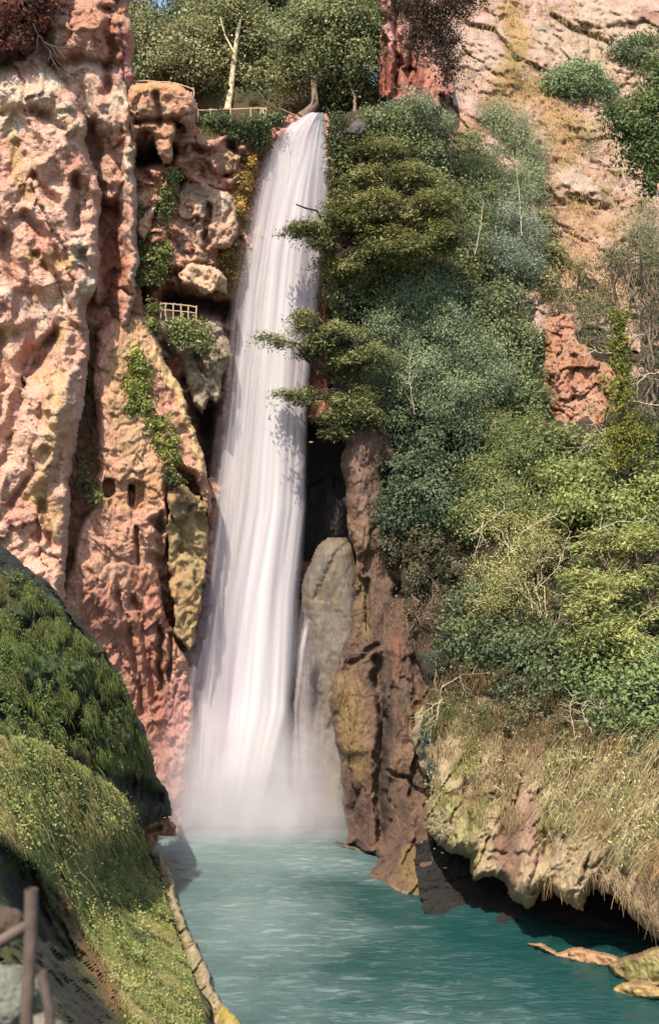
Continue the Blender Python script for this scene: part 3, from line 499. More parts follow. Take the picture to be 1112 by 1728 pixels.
# ================================================================== WATER
m, nt, bs = new_mat('pool_water'); L = nt.links.new
tc = N(nt, 'ShaderNodeTexCoord'); mp = N(nt, 'ShaderNodeMapping'); mp.inputs['Scale'].default_value = (.32, 1.0, 1); mp.inputs['Rotation'].default_value = (0, 0, R(-8)); L(tc.outputs['Object'], mp.inputs['Vector'])
n1 = N(nt, 'ShaderNodeTexNoise'); n1.inputs['Scale'].default_value = 1.9; n1.inputs['Detail'].default_value = 7; n1.inputs['Roughness'].default_value = .62; n1.inputs['Distortion'].default_value = .8; L(mp.outputs[0], n1.inputs['Vector'])
n2 = N(nt, 'ShaderNodeTexNoise'); n2.inputs['Scale'].default_value = 4.0; n2.inputs['Detail'].default_value = 5; L(mp.outputs[0], n2.inputs['Vector'])
at = N(nt, 'ShaderNodeAttribute', attribute_name='Col')
rr = N(nt, 'ShaderNodeMapRange'); rr.inputs[1].default_value = .52; rr.inputs[2].default_value = .72; rr.inputs[4].default_value = .6; L(n1.outputs['Fac'], rr.inputs[0])
sp = N(nt, 'ShaderNodeSeparateColor'); L(at.outputs['Color'], sp.inputs[0])
fm = N(nt, 'ShaderNodeMath', operation='MULTIPLY'); L(rr.outputs[0], fm.inputs[0]); L(sp.outputs[0], fm.inputs[1])
fa = N(nt, 'ShaderNodeMath', operation='ADD', use_clamp=True); L(fm.outputs[0], fa.inputs[0]); L(sp.outputs[1], fa.inputs[1])
mk = N(nt, 'ShaderNodeMix', data_type='RGBA'); L(sp.outputs[2], mk.inputs[0]); mk.inputs[6].default_value = (*C(30, 74, 72), 1); mk.inputs[7].default_value = (*C(100, 126, 122), 1)
mx = N(nt, 'ShaderNodeMix', data_type='RGBA'); L(fa.outputs[0], mx.inputs[0]); L(mk.outputs[2], mx.inputs[6])
mx.inputs[7].default_value = (*C(150, 168, 168), 1)
L(mx.outputs[2], bs.inputs['Base Color']); bs.inputs['Roughness'].default_value = .22; bs.inputs['IOR'].default_value = 1.33
bp = N(nt, 'ShaderNodeBump'); bp.inputs['Strength'].default_value = .55; bp.inputs['Distance'].default_value = .25; L(n2.outputs['Fac'], bp.inputs['Height']); L(bp.outputs[0], bs.inputs['Normal'])
xs = np.concatenate([np.linspace(-90, -24, 12), np.arange(-23.9, 36, .2), np.linspace(37, 90, 12)])
ys = np.concatenate([np.linspace(-40, 44, 20), np.arange(44.2, 93, .2), [96, 110, 140]])
gx, gy = np.meshgrid(xs, ys); q = np.stack([gx.ravel() * .35, gy.ravel(), gx.ravel() * 0], -1)
z = .13 * fbm(q * .9, 4, .6) + .08 * fbm(q * 2.6 + 3, 3, seed=2); V = np.stack([gx.ravel(), gy.ravel(), z], -1)
dist = np.hypot((V[:, 0] + 4.5) * .8, V[:, 1] - 88)
pat = fbm(V * np.array([.10, .14, 0]) + 4, 4, seed=5)
foam = np.clip(1 - dist / 14, 0, 1) ** 1.2 * .6 + .09 * np.clip(.5 + pat * 1.5, 0, 1) * np.clip(.9 - V[:, 0] / 12, 0, 1)
side = np.clip(1.1 - (V[:, 0] - 1 + (V[:, 1] - 70) * .25) / 9, .12, 1)
stre = side * np.clip(.25 + pat * 1.6 + np.clip(1 - np.abs(V[:, 0] + 3 - (88 - V[:, 1]) * .12) / 11, 0, 1) * .9, .04, 1.5)
milk = np.clip(.62 + pat * .9 - dist / 60 - np.clip((V[:, 0] + 2 + (V[:, 1] - 80) * .25) / 16, -.25, 1), 0, 1); foam = foam + np.clip(1 - dist / 5.5, 0, 1) * .5 * np.clip(.6 + 2 * fbm(V * .9, 3), 0, 1)
cc = np.stack([stre, foam + .06 * np.clip(stre, 0, 1), milk], -1)
ny, nx = gx.shape; idx = np.arange(V.shape[0]).reshape(ny, nx)
o = link_mesh('water', V, np.stack([idx[:-1, :-1], idx[:-1, 1:], idx[1:, 1:], idx[1:, :-1]], -1).reshape(-1, 4), m, cols=cc)
tag(o, 'teal pool of rippled water below the falls', kind='structure')
# bed of the gorge, reaching the horizon under the water
gv = [(-900, -900, -2.5), (900, -900, -2.5), (900, 900, -2.5), (-900, 900, -2.5)]
tag(link_mesh('ground', gv, [(0, 1, 2, 3)], plain_mat('bed', C(90, 90, 70), nscale=.5)), kind='structure')

# the fall: several translucent curtains of streaming water, one behind the other
def fall_mat(name, lo, hi, sx, sz, cA, cB, cut=1.0, edge=.10):
    m, nt, bs = new_mat(name); L = nt.links.new; nt.nodes.remove(bs)
    uv = N(nt, 'ShaderNodeUVMap'); uv.uv_map = 'UVMap'; at = N(nt, 'ShaderNodeAttribute', attribute_name='Col'); sp = N(nt, 'ShaderNodeSeparateColor'); L(at.outputs['Color'], sp.inputs[0])
    mp = N(nt, 'ShaderNodeMapping'); mp.inputs['Scale'].default_value = (sx, sz, 1); L(uv.outputs[0], mp.inputs['Vector'])
    n = N(nt, 'ShaderNodeTexNoise'); n.inputs['Scale'].default_value = 1; n.inputs['Detail'].default_value = 7; n.inputs['Roughness'].default_value = .55; n.inputs['Distortion'].default_value = .5; L(mp.outputs[0], n.inputs['Vector'])
    r = N(nt, 'ShaderNodeMapRange'); r.inputs[1].default_value = lo; r.inputs[2].default_value = hi; L(n.outputs['Fac'], r.inputs[0])
    a = N(nt, 'ShaderNodeMath', operation='ADD', use_clamp=True); L(r.outputs[0], a.inputs[0]); L(sp.outputs[1], a.inputs[1])
    b = N(nt, 'ShaderNodeMath', operation='MULTIPLY', use_clamp=True); L(a.outputs[0], b.inputs[0]); L(sp.outputs[0], b.inputs[1])
    mp2 = N(nt, 'ShaderNodeMapping'); mp2.inputs['Scale'].default_value = (sx * .6, sz * .35, 1); mp2.inputs['Location'].default_value = (3.3, 1.2, 0); L(uv.outputs[0], mp2.inputs['Vector'])
    n2 = N(nt, 'ShaderNodeTexNoise'); n2.inputs['Detail'].default_value = 5; n2.inputs['Scale'].default_value = 1; L(mp2.outputs[0], n2.inputs['Vector'])
    cr = N(nt, 'ShaderNodeValToRGB'); cr.color_ramp.elements[0].position = .36; cr.color_ramp.elements[1].position = .6; cr.color_ramp.elements[0].color = (*cA, 1); cr.color_ramp.elements[1].color = (*cB, 1); L(n2.outputs['Fac'], cr.inputs[0])
    df = N(nt, 'ShaderNodeBsdfDiffuse'); tl = N(nt, 'ShaderNodeBsdfTranslucent'); tp = N(nt, 'ShaderNodeBsdfTransparent'); m1 = N(nt, 'ShaderNodeMixShader'); m2 = N(nt, 'ShaderNodeMixShader')
    L(cr.outputs[0], df.inputs[0]); L(cr.outputs[0], tl.inputs[0]); m1.inputs[0].default_value = .3; L(df.outputs[0], m1.inputs[1]); L(tl.outputs[0], m1.inputs[2])
    L(b.outputs[0], m2.inputs[0]); L(tp.outputs[0], m2.inputs[1]); L(m1.outputs[0], m2.inputs[2]); L(m2.outputs[0], nt.nodes['Material Output'].inputs[0])
    return m
LEFT = [(188, 524), (200, 500), (215, 476), (235, 452), (262, 440), (300, 432), (350, 420), (420, 406), (500, 392), (560, 388), (640, 378), (740, 366), (860, 350), (1000, 332), (1150, 308), (1260, 292), (1395, 272)]
RIGHT = [(188, 548), (215, 552), (262, 555), (300, 558), (350, 558), (420, 550), (500, 542), (560, 534), (640, 524), (740, 520), (860, 519), (1000, 508), (1100, 506), (1200, 496), (1260, 492), (1320, 494), (1395, 520)]
def curtain(name, parent, l, r, Yf, mat, alpha, n=60, rows=150, bow=.8, seed=0, y0=190, y1=1395, edge=(.18, .12), body=None):
    l = np.array(l, float); r = np.array(r, float); py = np.linspace(y0, y1, rows); x0 = np.interp(py, l[:, 0], l[:, 1]); x1 = np.interp(py, r[:, 0], r[:, 1])
    u = np.linspace(0, 1, n)[None, :]; X = x0[:, None] * (1 - u) + x1[:, None] * u; Yp = np.repeat(py[:, None], n, 1); U = np.repeat(u, rows, 0)
    Y = Yf(Yp) - bow * np.sin(U * math.pi); X, Yp, Y, U = [a.ravel() for a in (X, Yp, Y, U)]
    V = P(X, Yp, Y); q = np.stack([U * 9, Yp / 400, U * 0 + seed], -1); V[:, 1] += .22 * fbm(q * .6, 3, seed=seed)
    ef = np.clip(U / edge[0], 0, 1) * np.clip((1 - U) / edge[1], 0, 1); ef = ef * ef * (3 - 2 * ef)
    al = ef * np.interp(Yp, [a[0] for a in alpha], [a[1] for a in alpha])
    bd = np.zeros_like(U) if body is None else np.interp(U, [a[0] for a in body], [a[1] for a in body])
    idx = np.arange(len(V)).reshape(rows, n); Fs = np.stack([idx[:-1, :-1], idx[1:, :-1], idx[1:, 1:], idx[:-1, 1:]], -1).reshape(-1, 4)
    uv = np.stack([U * (x1.max() - x0.min()) / 100, Yp / 100], -1)
    return link_mesh(name, V, Fs, mat, parent, cols=np.stack([al, bd, al * 0], -1), uv=uv)
wf = empty('waterfall', P(420, 1388, 88)); tag(wf, 'tall white waterfall plunging down the rock wall into the teal pool', 'waterfall')
YF = lambda p: 90.6 - (p - 190) / 1200 * 2.2
W1 = fall_mat('falling_water', .12, .66, 3.4, .26, C(210, 198, 210, .62), C(244, 240, 238, .69)); W2 = fall_mat('falling_veil', .28, .9, 7, .35, C(222, 212, 222, .62), C(248, 245, 242, .69)); W3 = fall_mat('falling_mist', .42, .85, 4, .4, C(218, 200, 214, .6), C(240, 232, 236, .66))
curtain('back_curtain', wf, LEFT, RIGHT, lambda p: YF(p) + .6, W1, [(188, .85), (240, .92), (1300, 1), (1395, .7)], seed=1, edge=(.25, .09), body=[(0, .05), (.2, .25), (.5, .5), (.85, .7), (1, .6)])
curtain('front_curtain', wf, LEFT, RIGHT, lambda p: YF(p) - .2, W2, [(188, .5), (300, .75), (1300, .95), (1395, .7)], seed=2, edge=(.3, .14))
curtain('bright_stream', wf, [(188, 530), (240, 505), (320, 470), (420, 440), (560, 430), (700, 418), (860, 400), (1000, 372), (1200, 346), (1395, 330)], [(188, 549), (420, 548), (560, 530), (700, 518), (860, 516), (1000, 500), (1200, 490), (1395, 440)],
        lambda p: YF(p) - .9, W1, [(188, .2), (350, .75), (700, .9), (1000, 1), (1300, 1), (1390, .3)], seed=3, body=[(0, .1), (.5, .6), (1, .5)], edge=(.35, .12))
curtain('side_veil', wf, [(188, 520), (300, 424), (500, 382), (640, 366), (800, 346), (1000, 318), (1200, 286), (1395, 258)], [(188, 540), (300, 470), (500, 440), (800, 430), (1000, 410), (1200, 400), (1395, 400)],
        lambda p: YF(p) - 1.3, W3, [(188, 0), (400, .25), (700, .45), (1000, .6), (1250, .75), (1395, .35)], seed=4, edge=(.5, .4), body=[(0, .1), (1, .2)])
curtain('side_veil', wf, [(950, 515), (1050, 500), (1200, 488), (1395, 470)], [(950, 520), (1050, 524), (1100, 530), (1200, 536), (1300, 560), (1395, 590)],
        lambda p: YF(p) - 2.6, W3, [(950, 0), (1060, .55), (1200, .3), (1300, .5), (1395, .3)], seed=5, edge=(.4, .5), body=[(0, .2), (1, .2)], y0=950)
curtain('small_cascade', wf, [(1040, 512), (1100, 500), (1200, 494), (1320, 494)], [(1040, 532), (1100, 522), (1200, 506), (1320, 512)], lambda p: YF(p) - 2.9, W1, [(1040, 0), (1070, .8), (1150, .5), (1320, .2)], n=20, seed=6, edge=(.4, .5), y0=1040, y1=1320)

# spray at the foot of the falls
m, nt, bs = new_mat('spray'); nt.nodes.remove(bs); L = nt.links.new
vol = N(nt, 'ShaderNodeVolumePrincipled'); vol.inputs['Color'].default_value = (.97, .95, .96, 1); vol.inputs['Anisotropy'].default_value = .1
tc = N(nt, 'ShaderNodeTexCoord'); mp = N(nt, 'ShaderNodeMapping'); L(tc.outputs['Object'], mp.inputs['Vector'])
ln = N(nt, 'ShaderNodeVectorMath', operation='LENGTH'); mp.inputs['Scale'].default_value = (1 / 9.6, 1 / 3.6, 1 / 9.0); L(mp.outputs[0], ln.inputs[0])
mr = N(nt, 'ShaderNodeMapRange'); mr.inputs[1].default_value = 1.0; mr.inputs[2].default_value = .15; mr.inputs[3].default_value = 0; mr.inputs[4].default_value = 1; L(ln.outputs['Value'], mr.inputs[0])
ns = N(nt, 'ShaderNodeTexNoise'); ns.inputs['Scale'].default_value = .5; ns.inputs['Detail'].default_value = 3; L(tc.outputs['Object'], ns.inputs['Vector'])
mm = N(nt, 'ShaderNodeMath', operation='MULTIPLY'); L(mr.outputs[0], mm.inputs[0]); L(ns.outputs['Fac'], mm.inputs[1])
m2 = N(nt, 'ShaderNodeMath', operation='MULTIPLY'); L(mm.outputs[0], m2.inputs[0]); m2.inputs[1].default_value = .8
L(m2.outputs[0], vol.inputs['Density']); L(vol.outputs[0], nt.nodes['Material Output'].inputs['Volume'])
th = np.linspace(0, math.pi, 15); ph = np.arange(24) / 24 * 2 * math.pi; T, Ph = np.meshgrid(th, ph, indexing='ij')
Vs = np.stack([9.8 * np.sin(T) * np.cos(Ph), 3.8 * np.sin(T) * np.sin(Ph), 9.2 * np.cos(T)], -1).reshape(-1, 3); Vs[:, 2] = np.maximum(Vs[:, 2], -.6)
idx = np.arange(15 * 24).reshape(15, 24); j = np.roll(idx, -1, 1); Fs = np.stack([idx[:-1], idx[1:], j[1:], j[:-1]], -1).reshape(-1, 4)
mc = np.array([-5.6, 85.8, .7]); o = link_mesh('spray', Vs + mc, Fs, m, origin=mc); tag(o, 'white spray drifting round the foot of the waterfall', kind='stuff')

# ================================================================== PLANTS
LK = 1.95
EWf = rbf(EW); OVf = rbf(OV)
def E(px, py, off=1.2): return float(EWf(px, py)) - off
def bl(lst, off=1.2, rz=1.0, f=E):
    return [(a[0], a[1], f(a[0], a[1], off + (a[4] if len(a) > 4 else 0)), a[2], a[3], rz * max(.6, a[2] / 30)) for a in lst]
def scat(x0, y0, x1, y1, n, r, Y, seed):
    g = np.random.RandomState(seed); return [(g.uniform(x0, x1), g.uniform(y0, y1), Y, r * g.uniform(.7, 1.3), r * g.uniform(.5, .9), 2.2) for _ in range(n)]
def fixed(lst, Y, rz=2.0): return [(a[0], a[1], Y + (a[4] if len(a) > 4 else 0), a[2], a[3], rz * max(.5, a[2] / 40)) for a in lst]
OLA, OLB = (76, 82, 52), (160, 156, 100)            # olive
YGA, YGB = (70, 84, 42), (150, 156, 78)            # yellow green
BGA, BGB = (56, 74, 54), (140, 154, 108)           # blue green
GRA, GRB = (92, 106, 88), (158, 166, 132)          # grey green
DKA, DKB = (36, 48, 34), (100, 110, 60)            # dark
RIM = 'trees crowding the rim above the falls'
def T_(*a, **k): k.setdefault('group', RIM); return tree(*a, **k)
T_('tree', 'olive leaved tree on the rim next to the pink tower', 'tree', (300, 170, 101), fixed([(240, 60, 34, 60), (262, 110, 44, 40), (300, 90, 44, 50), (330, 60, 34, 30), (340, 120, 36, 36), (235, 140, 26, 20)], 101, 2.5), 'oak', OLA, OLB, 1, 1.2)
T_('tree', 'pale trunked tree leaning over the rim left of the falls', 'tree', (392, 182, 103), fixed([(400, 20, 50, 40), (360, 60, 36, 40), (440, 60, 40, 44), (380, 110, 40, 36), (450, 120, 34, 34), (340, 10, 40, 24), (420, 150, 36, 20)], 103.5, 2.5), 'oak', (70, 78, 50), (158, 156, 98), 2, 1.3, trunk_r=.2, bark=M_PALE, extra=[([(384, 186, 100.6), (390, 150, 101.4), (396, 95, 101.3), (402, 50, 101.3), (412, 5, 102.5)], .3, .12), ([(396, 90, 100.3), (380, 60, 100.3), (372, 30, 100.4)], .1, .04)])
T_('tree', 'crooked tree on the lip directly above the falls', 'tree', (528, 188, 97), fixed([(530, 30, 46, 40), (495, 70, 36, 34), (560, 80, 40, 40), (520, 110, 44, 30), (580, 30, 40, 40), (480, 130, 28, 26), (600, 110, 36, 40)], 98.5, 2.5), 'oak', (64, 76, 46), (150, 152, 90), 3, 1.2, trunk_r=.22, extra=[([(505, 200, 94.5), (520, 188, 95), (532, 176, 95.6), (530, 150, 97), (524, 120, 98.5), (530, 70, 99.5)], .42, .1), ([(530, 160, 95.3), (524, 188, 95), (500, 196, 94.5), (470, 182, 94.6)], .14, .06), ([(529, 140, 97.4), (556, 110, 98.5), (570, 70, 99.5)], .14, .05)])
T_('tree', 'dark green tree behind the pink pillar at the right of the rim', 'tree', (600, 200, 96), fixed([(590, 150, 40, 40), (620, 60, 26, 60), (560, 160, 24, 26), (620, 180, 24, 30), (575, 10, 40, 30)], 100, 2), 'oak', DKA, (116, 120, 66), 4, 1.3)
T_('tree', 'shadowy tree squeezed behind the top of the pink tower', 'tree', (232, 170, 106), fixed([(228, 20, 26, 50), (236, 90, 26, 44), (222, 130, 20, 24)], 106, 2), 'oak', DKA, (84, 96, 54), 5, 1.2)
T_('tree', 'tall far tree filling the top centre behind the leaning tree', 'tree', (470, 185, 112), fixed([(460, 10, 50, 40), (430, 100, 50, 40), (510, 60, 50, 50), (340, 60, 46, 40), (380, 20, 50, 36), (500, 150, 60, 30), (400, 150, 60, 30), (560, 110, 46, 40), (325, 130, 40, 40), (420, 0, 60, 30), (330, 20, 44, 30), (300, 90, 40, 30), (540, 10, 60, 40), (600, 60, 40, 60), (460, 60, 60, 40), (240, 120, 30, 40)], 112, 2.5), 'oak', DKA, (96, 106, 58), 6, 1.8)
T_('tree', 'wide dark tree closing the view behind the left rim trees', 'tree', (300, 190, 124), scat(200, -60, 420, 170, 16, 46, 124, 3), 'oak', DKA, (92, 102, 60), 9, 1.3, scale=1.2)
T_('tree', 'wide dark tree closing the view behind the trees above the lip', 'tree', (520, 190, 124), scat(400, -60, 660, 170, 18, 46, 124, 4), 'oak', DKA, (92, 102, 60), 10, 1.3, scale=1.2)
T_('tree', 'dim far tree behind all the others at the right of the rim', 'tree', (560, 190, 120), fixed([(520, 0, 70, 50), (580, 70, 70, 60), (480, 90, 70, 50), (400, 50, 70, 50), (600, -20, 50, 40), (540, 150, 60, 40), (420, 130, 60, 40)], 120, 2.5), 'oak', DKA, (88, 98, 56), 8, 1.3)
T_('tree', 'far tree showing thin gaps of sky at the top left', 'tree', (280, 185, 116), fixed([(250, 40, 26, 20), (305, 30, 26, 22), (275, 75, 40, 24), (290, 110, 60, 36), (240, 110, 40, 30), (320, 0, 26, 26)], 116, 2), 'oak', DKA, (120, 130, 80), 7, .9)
# climbers and bushes beside the falls
tree('ivy', 'dark ivy bush spilling over the cliff under the upper walkway', 'ivy', (400, 222, 91), fixed([(350, 205, 20, 10), (380, 212, 34, 18), (430, 215, 40, 20), (400, 235, 34, 14), (465, 200, 26, 12), (445, 240, 18, 16)], 90, 1.2), 'ivy', DKA, (98, 112, 56), 11, 1.5, trunk_r=.05)
tree('moss_bush', 'yellow moss and scrub hanging just left of the upper falls', 'bush', (415, 300, 91), fixed([(420, 280, 14, 20), (412, 310, 12, 22), (402, 350, 10, 20), (380, 440, 26, 16), (392, 470, 16, 20), (360, 300, 10, 8)], 90.2, .8), 'ivy', (110, 90, 34), (196, 160, 62), 12, 1.2, trunk_r=.03)
tree('ivy', 'long green ivy streamer hanging down the cave wall from the upper ledge', 'ivy', (290, 285, 88.5), fixed([(292, 300, 12, 14), (286, 330, 14, 16), (278, 356, 14, 16), (268, 380, 16, 12), (250, 410, 16, 18), (262, 440, 26, 22), (250, 470, 18, 16), (238, 356, 7, 20), (280, 420, 12, 14)], 86.6, .7), 'ivy', (52, 74, 44), (132, 136, 60), 13, 1.5, trunk_r=.04, group='ivy hanging on the left wall')
tree('ivy', 'bushy ivy draped in front of the small wooden railing', 'ivy', (300, 535, 87.5), fixed([(268, 524, 22, 14), (250, 546, 16, 12), (300, 548, 26, 18), (330, 558, 28, 20), (345, 580, 16, 14), (310, 575, 18, 14)], 86, .7), 'ivy', (58, 76, 42), (144, 146, 74), 14, 1.4, trunk_r=.04, group='ivy hanging on the left wall')
tree('ivy', 'big bright green ivy clump on the buttress above the arches', 'ivy', (245, 640, 86), fixed([(240, 620, 22, 18), (230, 650, 24, 26), (250, 680, 30, 22), (220, 690, 16, 12), (268, 710, 28, 20), (256, 735, 18, 16), (280, 745, 26, 20), (285, 770, 18, 16), (228, 600, 12, 16)], 85, .9), 'ivy', (62, 84, 34), (160, 160, 62), 15, 1.6, trunk_r=.05, group='ivy hanging on the left wall')
tree('bush', 'small green bush growing beside the left carved arch', 'bush', (150, 850, 83), fixed([(146, 820, 16, 18), (156, 836, 16, 16), (140, 800, 10, 16)], 83.5, .7), 'ivy', (56, 66, 36), (120, 120, 60), 16, 1.2, trunk_r=.04)
tree('ivy', 'tiny ivy tuft on the olive rib beside the tan slide', 'ivy', (295, 820, 84), fixed([(296, 812, 12, 8), (288, 796, 8, 8)], 84, .4), 'ivy', (56, 66, 36), (120, 124, 66), 17, 1.2, trunk_r=.03)
# yew like boughs reaching over the falls
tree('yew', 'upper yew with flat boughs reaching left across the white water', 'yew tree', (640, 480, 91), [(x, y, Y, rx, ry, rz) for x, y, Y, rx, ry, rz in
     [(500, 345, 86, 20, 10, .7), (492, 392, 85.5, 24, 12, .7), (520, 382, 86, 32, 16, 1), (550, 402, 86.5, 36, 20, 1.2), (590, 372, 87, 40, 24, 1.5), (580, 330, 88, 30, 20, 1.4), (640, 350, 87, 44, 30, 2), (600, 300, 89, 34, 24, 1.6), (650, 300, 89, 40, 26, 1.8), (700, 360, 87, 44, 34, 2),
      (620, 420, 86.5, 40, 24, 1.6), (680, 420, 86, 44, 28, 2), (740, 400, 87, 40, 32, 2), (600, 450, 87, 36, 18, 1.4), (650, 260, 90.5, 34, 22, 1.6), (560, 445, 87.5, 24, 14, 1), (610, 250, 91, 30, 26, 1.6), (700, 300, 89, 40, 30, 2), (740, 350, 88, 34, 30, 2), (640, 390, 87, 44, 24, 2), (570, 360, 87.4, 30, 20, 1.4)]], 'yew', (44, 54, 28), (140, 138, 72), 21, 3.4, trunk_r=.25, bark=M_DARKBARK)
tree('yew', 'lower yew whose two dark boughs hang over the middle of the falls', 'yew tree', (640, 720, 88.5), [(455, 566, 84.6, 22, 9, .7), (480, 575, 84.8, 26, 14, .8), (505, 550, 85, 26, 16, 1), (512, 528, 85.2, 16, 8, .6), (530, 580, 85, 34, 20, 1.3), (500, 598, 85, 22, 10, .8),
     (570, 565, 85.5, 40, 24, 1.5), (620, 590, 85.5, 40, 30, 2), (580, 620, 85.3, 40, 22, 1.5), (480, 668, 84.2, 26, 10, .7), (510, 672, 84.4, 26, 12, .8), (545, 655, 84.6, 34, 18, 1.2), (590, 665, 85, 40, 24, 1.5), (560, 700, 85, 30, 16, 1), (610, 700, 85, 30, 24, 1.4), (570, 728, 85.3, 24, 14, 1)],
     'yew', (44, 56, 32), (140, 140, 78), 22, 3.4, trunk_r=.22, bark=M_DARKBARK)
tree('shrub', 'dark leafy shrub above the yews under the grey boulder', 'shrub', (600, 330, 92), bl([(640, 210, 36, 30), (690, 220, 44, 40), (660, 250, 36, 26), (610, 270, 30, 22), (720, 270, 44, 34), (740, 220, 26, 30)], 2), 'broad', (52, 66, 42), (128, 134, 80), 23, 1.3)
tree('shrub', 'pale dusty green shrub at the foot of the pink pillar', 'shrub', (710, 230, 97), bl([(700, 180, 36, 24), (730, 170, 26, 26), (670, 190, 22, 20), (745, 200, 20, 20)], 1.5), 'feather', (88, 104, 84), (158, 168, 128), 24, 1.1)
tree('bush', 'narrow dark bush hugging the right edge of the falls under the boulder', 'bush', (575, 320, 91), fixed([(570, 215, 14, 26), (575, 250, 18, 22), (580, 280, 20, 22), (566, 300, 10, 16)], 90.8, 1), 'broad', DKA, (104, 110, 58), 25, 1.3)
GR = 'shrubs blanketing the bank right of the falls'
def S_(label, blobs, sty, cA, cB, seed, dens=1.1, off=1.4, name='shrub', cat='shrub', **k):
    k.setdefault('group', GR); blobs = [(q[0], q[1], q[2] * 1.15, q[3] * 1.15) for q in blobs]; b = blobs[len(blobs) // 2]; mxy = max(q[1] + q[3] * .6 for q in blobs)
    return tree(name, label, cat, (b[0], mxy, E(b[0], mxy, .2)), bl(blobs, off), sty, cA, cB, seed, dens, **k)
S_('tall slim green tree standing between the airy shrub and the right edge of the yew', [(790, 250, 26, 30), (810, 300, 30, 30), (780, 340, 30, 30), (800, 380, 34, 30), (770, 390, 30, 26), (820, 340, 24, 26)], 'feather', (62, 80, 50), (140, 150, 88), 30, 1.3, off=1.8, name='tree', cat='tree')
S_('tall airy grey green shrub on the tan slope above the bush mass', [(850, 220, 44, 34), (880, 260, 44, 36), (830, 290, 36, 34), (890, 310, 36, 36), (860, 340, 40, 30), (830, 200, 26, 24)], 'feather', (78, 94, 70), (150, 160, 112), 31, 1.2, stems=5, trunk_r=.05, bark=M_PALE)
S_('bluish smoky shrub below the tall airy one', [(840, 380, 44, 34), (880, 400, 36, 40), (850, 440, 44, 34), (810, 420, 34, 34), (890, 450, 26, 30)], 'feather', (76, 92, 78), (146, 156, 126), 32, 1.2, stems=5, trunk_r=.05, bark=M_PALE)
S_('dark olive shrub between the upper yew and the smoky shrub', [(770, 300, 30, 26), (790, 440, 34, 34), (770, 480, 40, 30), (740, 460, 36, 24), (800, 370, 24, 26)], 'broad', (48, 60, 36), (120, 124, 70), 33, 1.3)
S_('small round green bush on the tan slope', [(940, 140, 26, 22), (970, 145, 30, 26), (1000, 130, 24, 18), (960, 120, 20, 12), (1020, 150, 22, 18)], 'broad', (62, 84, 56), (130, 146, 96), 34, 1.4, off=1.2, name='bush', cat='bush')
S_('dark rounded bush near the upper right corner of the slope', [(1060, 90, 30, 24), (1080, 110, 26, 20), (1090, 75, 22, 16)], 'broad', (48, 66, 44), (112, 124, 76), 35, 1.4, off=1.2, name='bush', cat='bush')
S_('great soft blue green bush bulging in the centre of the bank', [(700, 500, 60, 40), (660, 560, 50, 44), (740, 560, 60, 48), (790, 610, 60, 50), (700, 630, 60, 50), (650, 640, 40, 40), (760, 680, 56, 46), (830, 660, 46, 44), (720, 520, 50, 40)], 'feather', BGA, BGB, 36, 1.5, off=2.6, name='bush', cat='bush')
S_('darker leafy bush right of the great blue green bush', [(850, 520, 44, 36), (830, 570, 44, 40), (880, 580, 40, 44), (870, 630, 40, 40), (890, 680, 34, 34), (800, 520, 40, 30), (760, 500, 30, 24)], 'broad', (48, 64, 44), (124, 132, 82), 37, 1.3, off=1.8)
S_('shaded deep green shrub under the great bush', [(680, 730, 50, 40), (740, 760, 50, 44), (700, 800, 50, 40), (790, 740, 44, 40), (680, 860, 40, 40), (740, 850, 44, 44), (650, 760, 30, 30)], 'broad', (38, 54, 42), (92, 108, 72), 38, 1.3, off=1.8)
S_('olive shrub spreading beside the orange rock patch', [(840, 740, 50, 40), (880, 780, 46, 40), (820, 800, 44, 36), (900, 730, 30, 34), (850, 850, 50, 40), (800, 870, 40, 40)], 'feather', (62, 80, 46), (140, 146, 80), 39, 1.4)
S_('leafy green shrub filling the gap between the two yews', [(640, 490, 40, 30), (600, 510, 40, 26), (700, 470, 40, 30), (570, 480, 20, 20), (740, 340, 30, 40), (680, 460, 40, 24)], 'broad', (56, 66, 40), (136, 138, 82), 54, 1.3, off=2.2)
S_('dull green shrub growing over the top of the orange rock patch', [(960, 520, 40, 22), (1000, 540, 36, 26), (980, 580, 30, 24), (940, 500, 26, 18), (1020, 580, 24, 24), (1030, 520, 26, 26)], 'sparse', (66, 74, 48), (138, 138, 92), 40, 1.6)
S_('bright yellow green bush below the ivy clad trunk', [(960, 800, 50, 30), (1020, 810, 54, 34), (1080, 800, 44, 36), (1000, 850, 60, 34), (940, 850, 40, 30), (1060, 860, 54, 40), (1110, 850, 34, 50)], 'broad', YGA, YGB, 41, 1.3, off=2.6, name='bush', cat='bush')
S_('twiggy yellow green thicket left of the lower right bushes', [(850, 900, 50, 30), (900, 930, 56, 36), (840, 960, 44, 34), (920, 890, 40, 30), (880, 1000, 50, 40), (820, 1020, 36, 30)], 'sparse', (84, 92, 50), (178, 172, 96), 42, 2.6, off=2.2, stems=5, trunk_r=.05, bark=M_PALE, name='thicket', cat='bush')
S_('broad sunlit spreading bush at the right edge of the frame', [(1010, 930, 60, 36), (1080, 930, 50, 44), (1040, 1000, 60, 40), (1100, 1010, 44, 50), (980, 990, 46, 36), (1000, 1060, 56, 40), (1070, 1080, 60, 44)], 'yew', (70, 84, 42), (160, 162, 84), 43, 2.2, off=3.0, name='bush', cat='bush')
S_('dark shady shrub under the thicket beside the hanging stems', [(790, 1080, 46, 34), (850, 1090, 50, 40), (910, 1100, 50, 44), (820, 1130, 40, 30), (880, 1160, 50, 34), (950, 1150, 44, 40), (800, 1010, 36, 36)], 'broad', (40, 52, 40), (104, 116, 70), 44, 1.2, off=1.8)
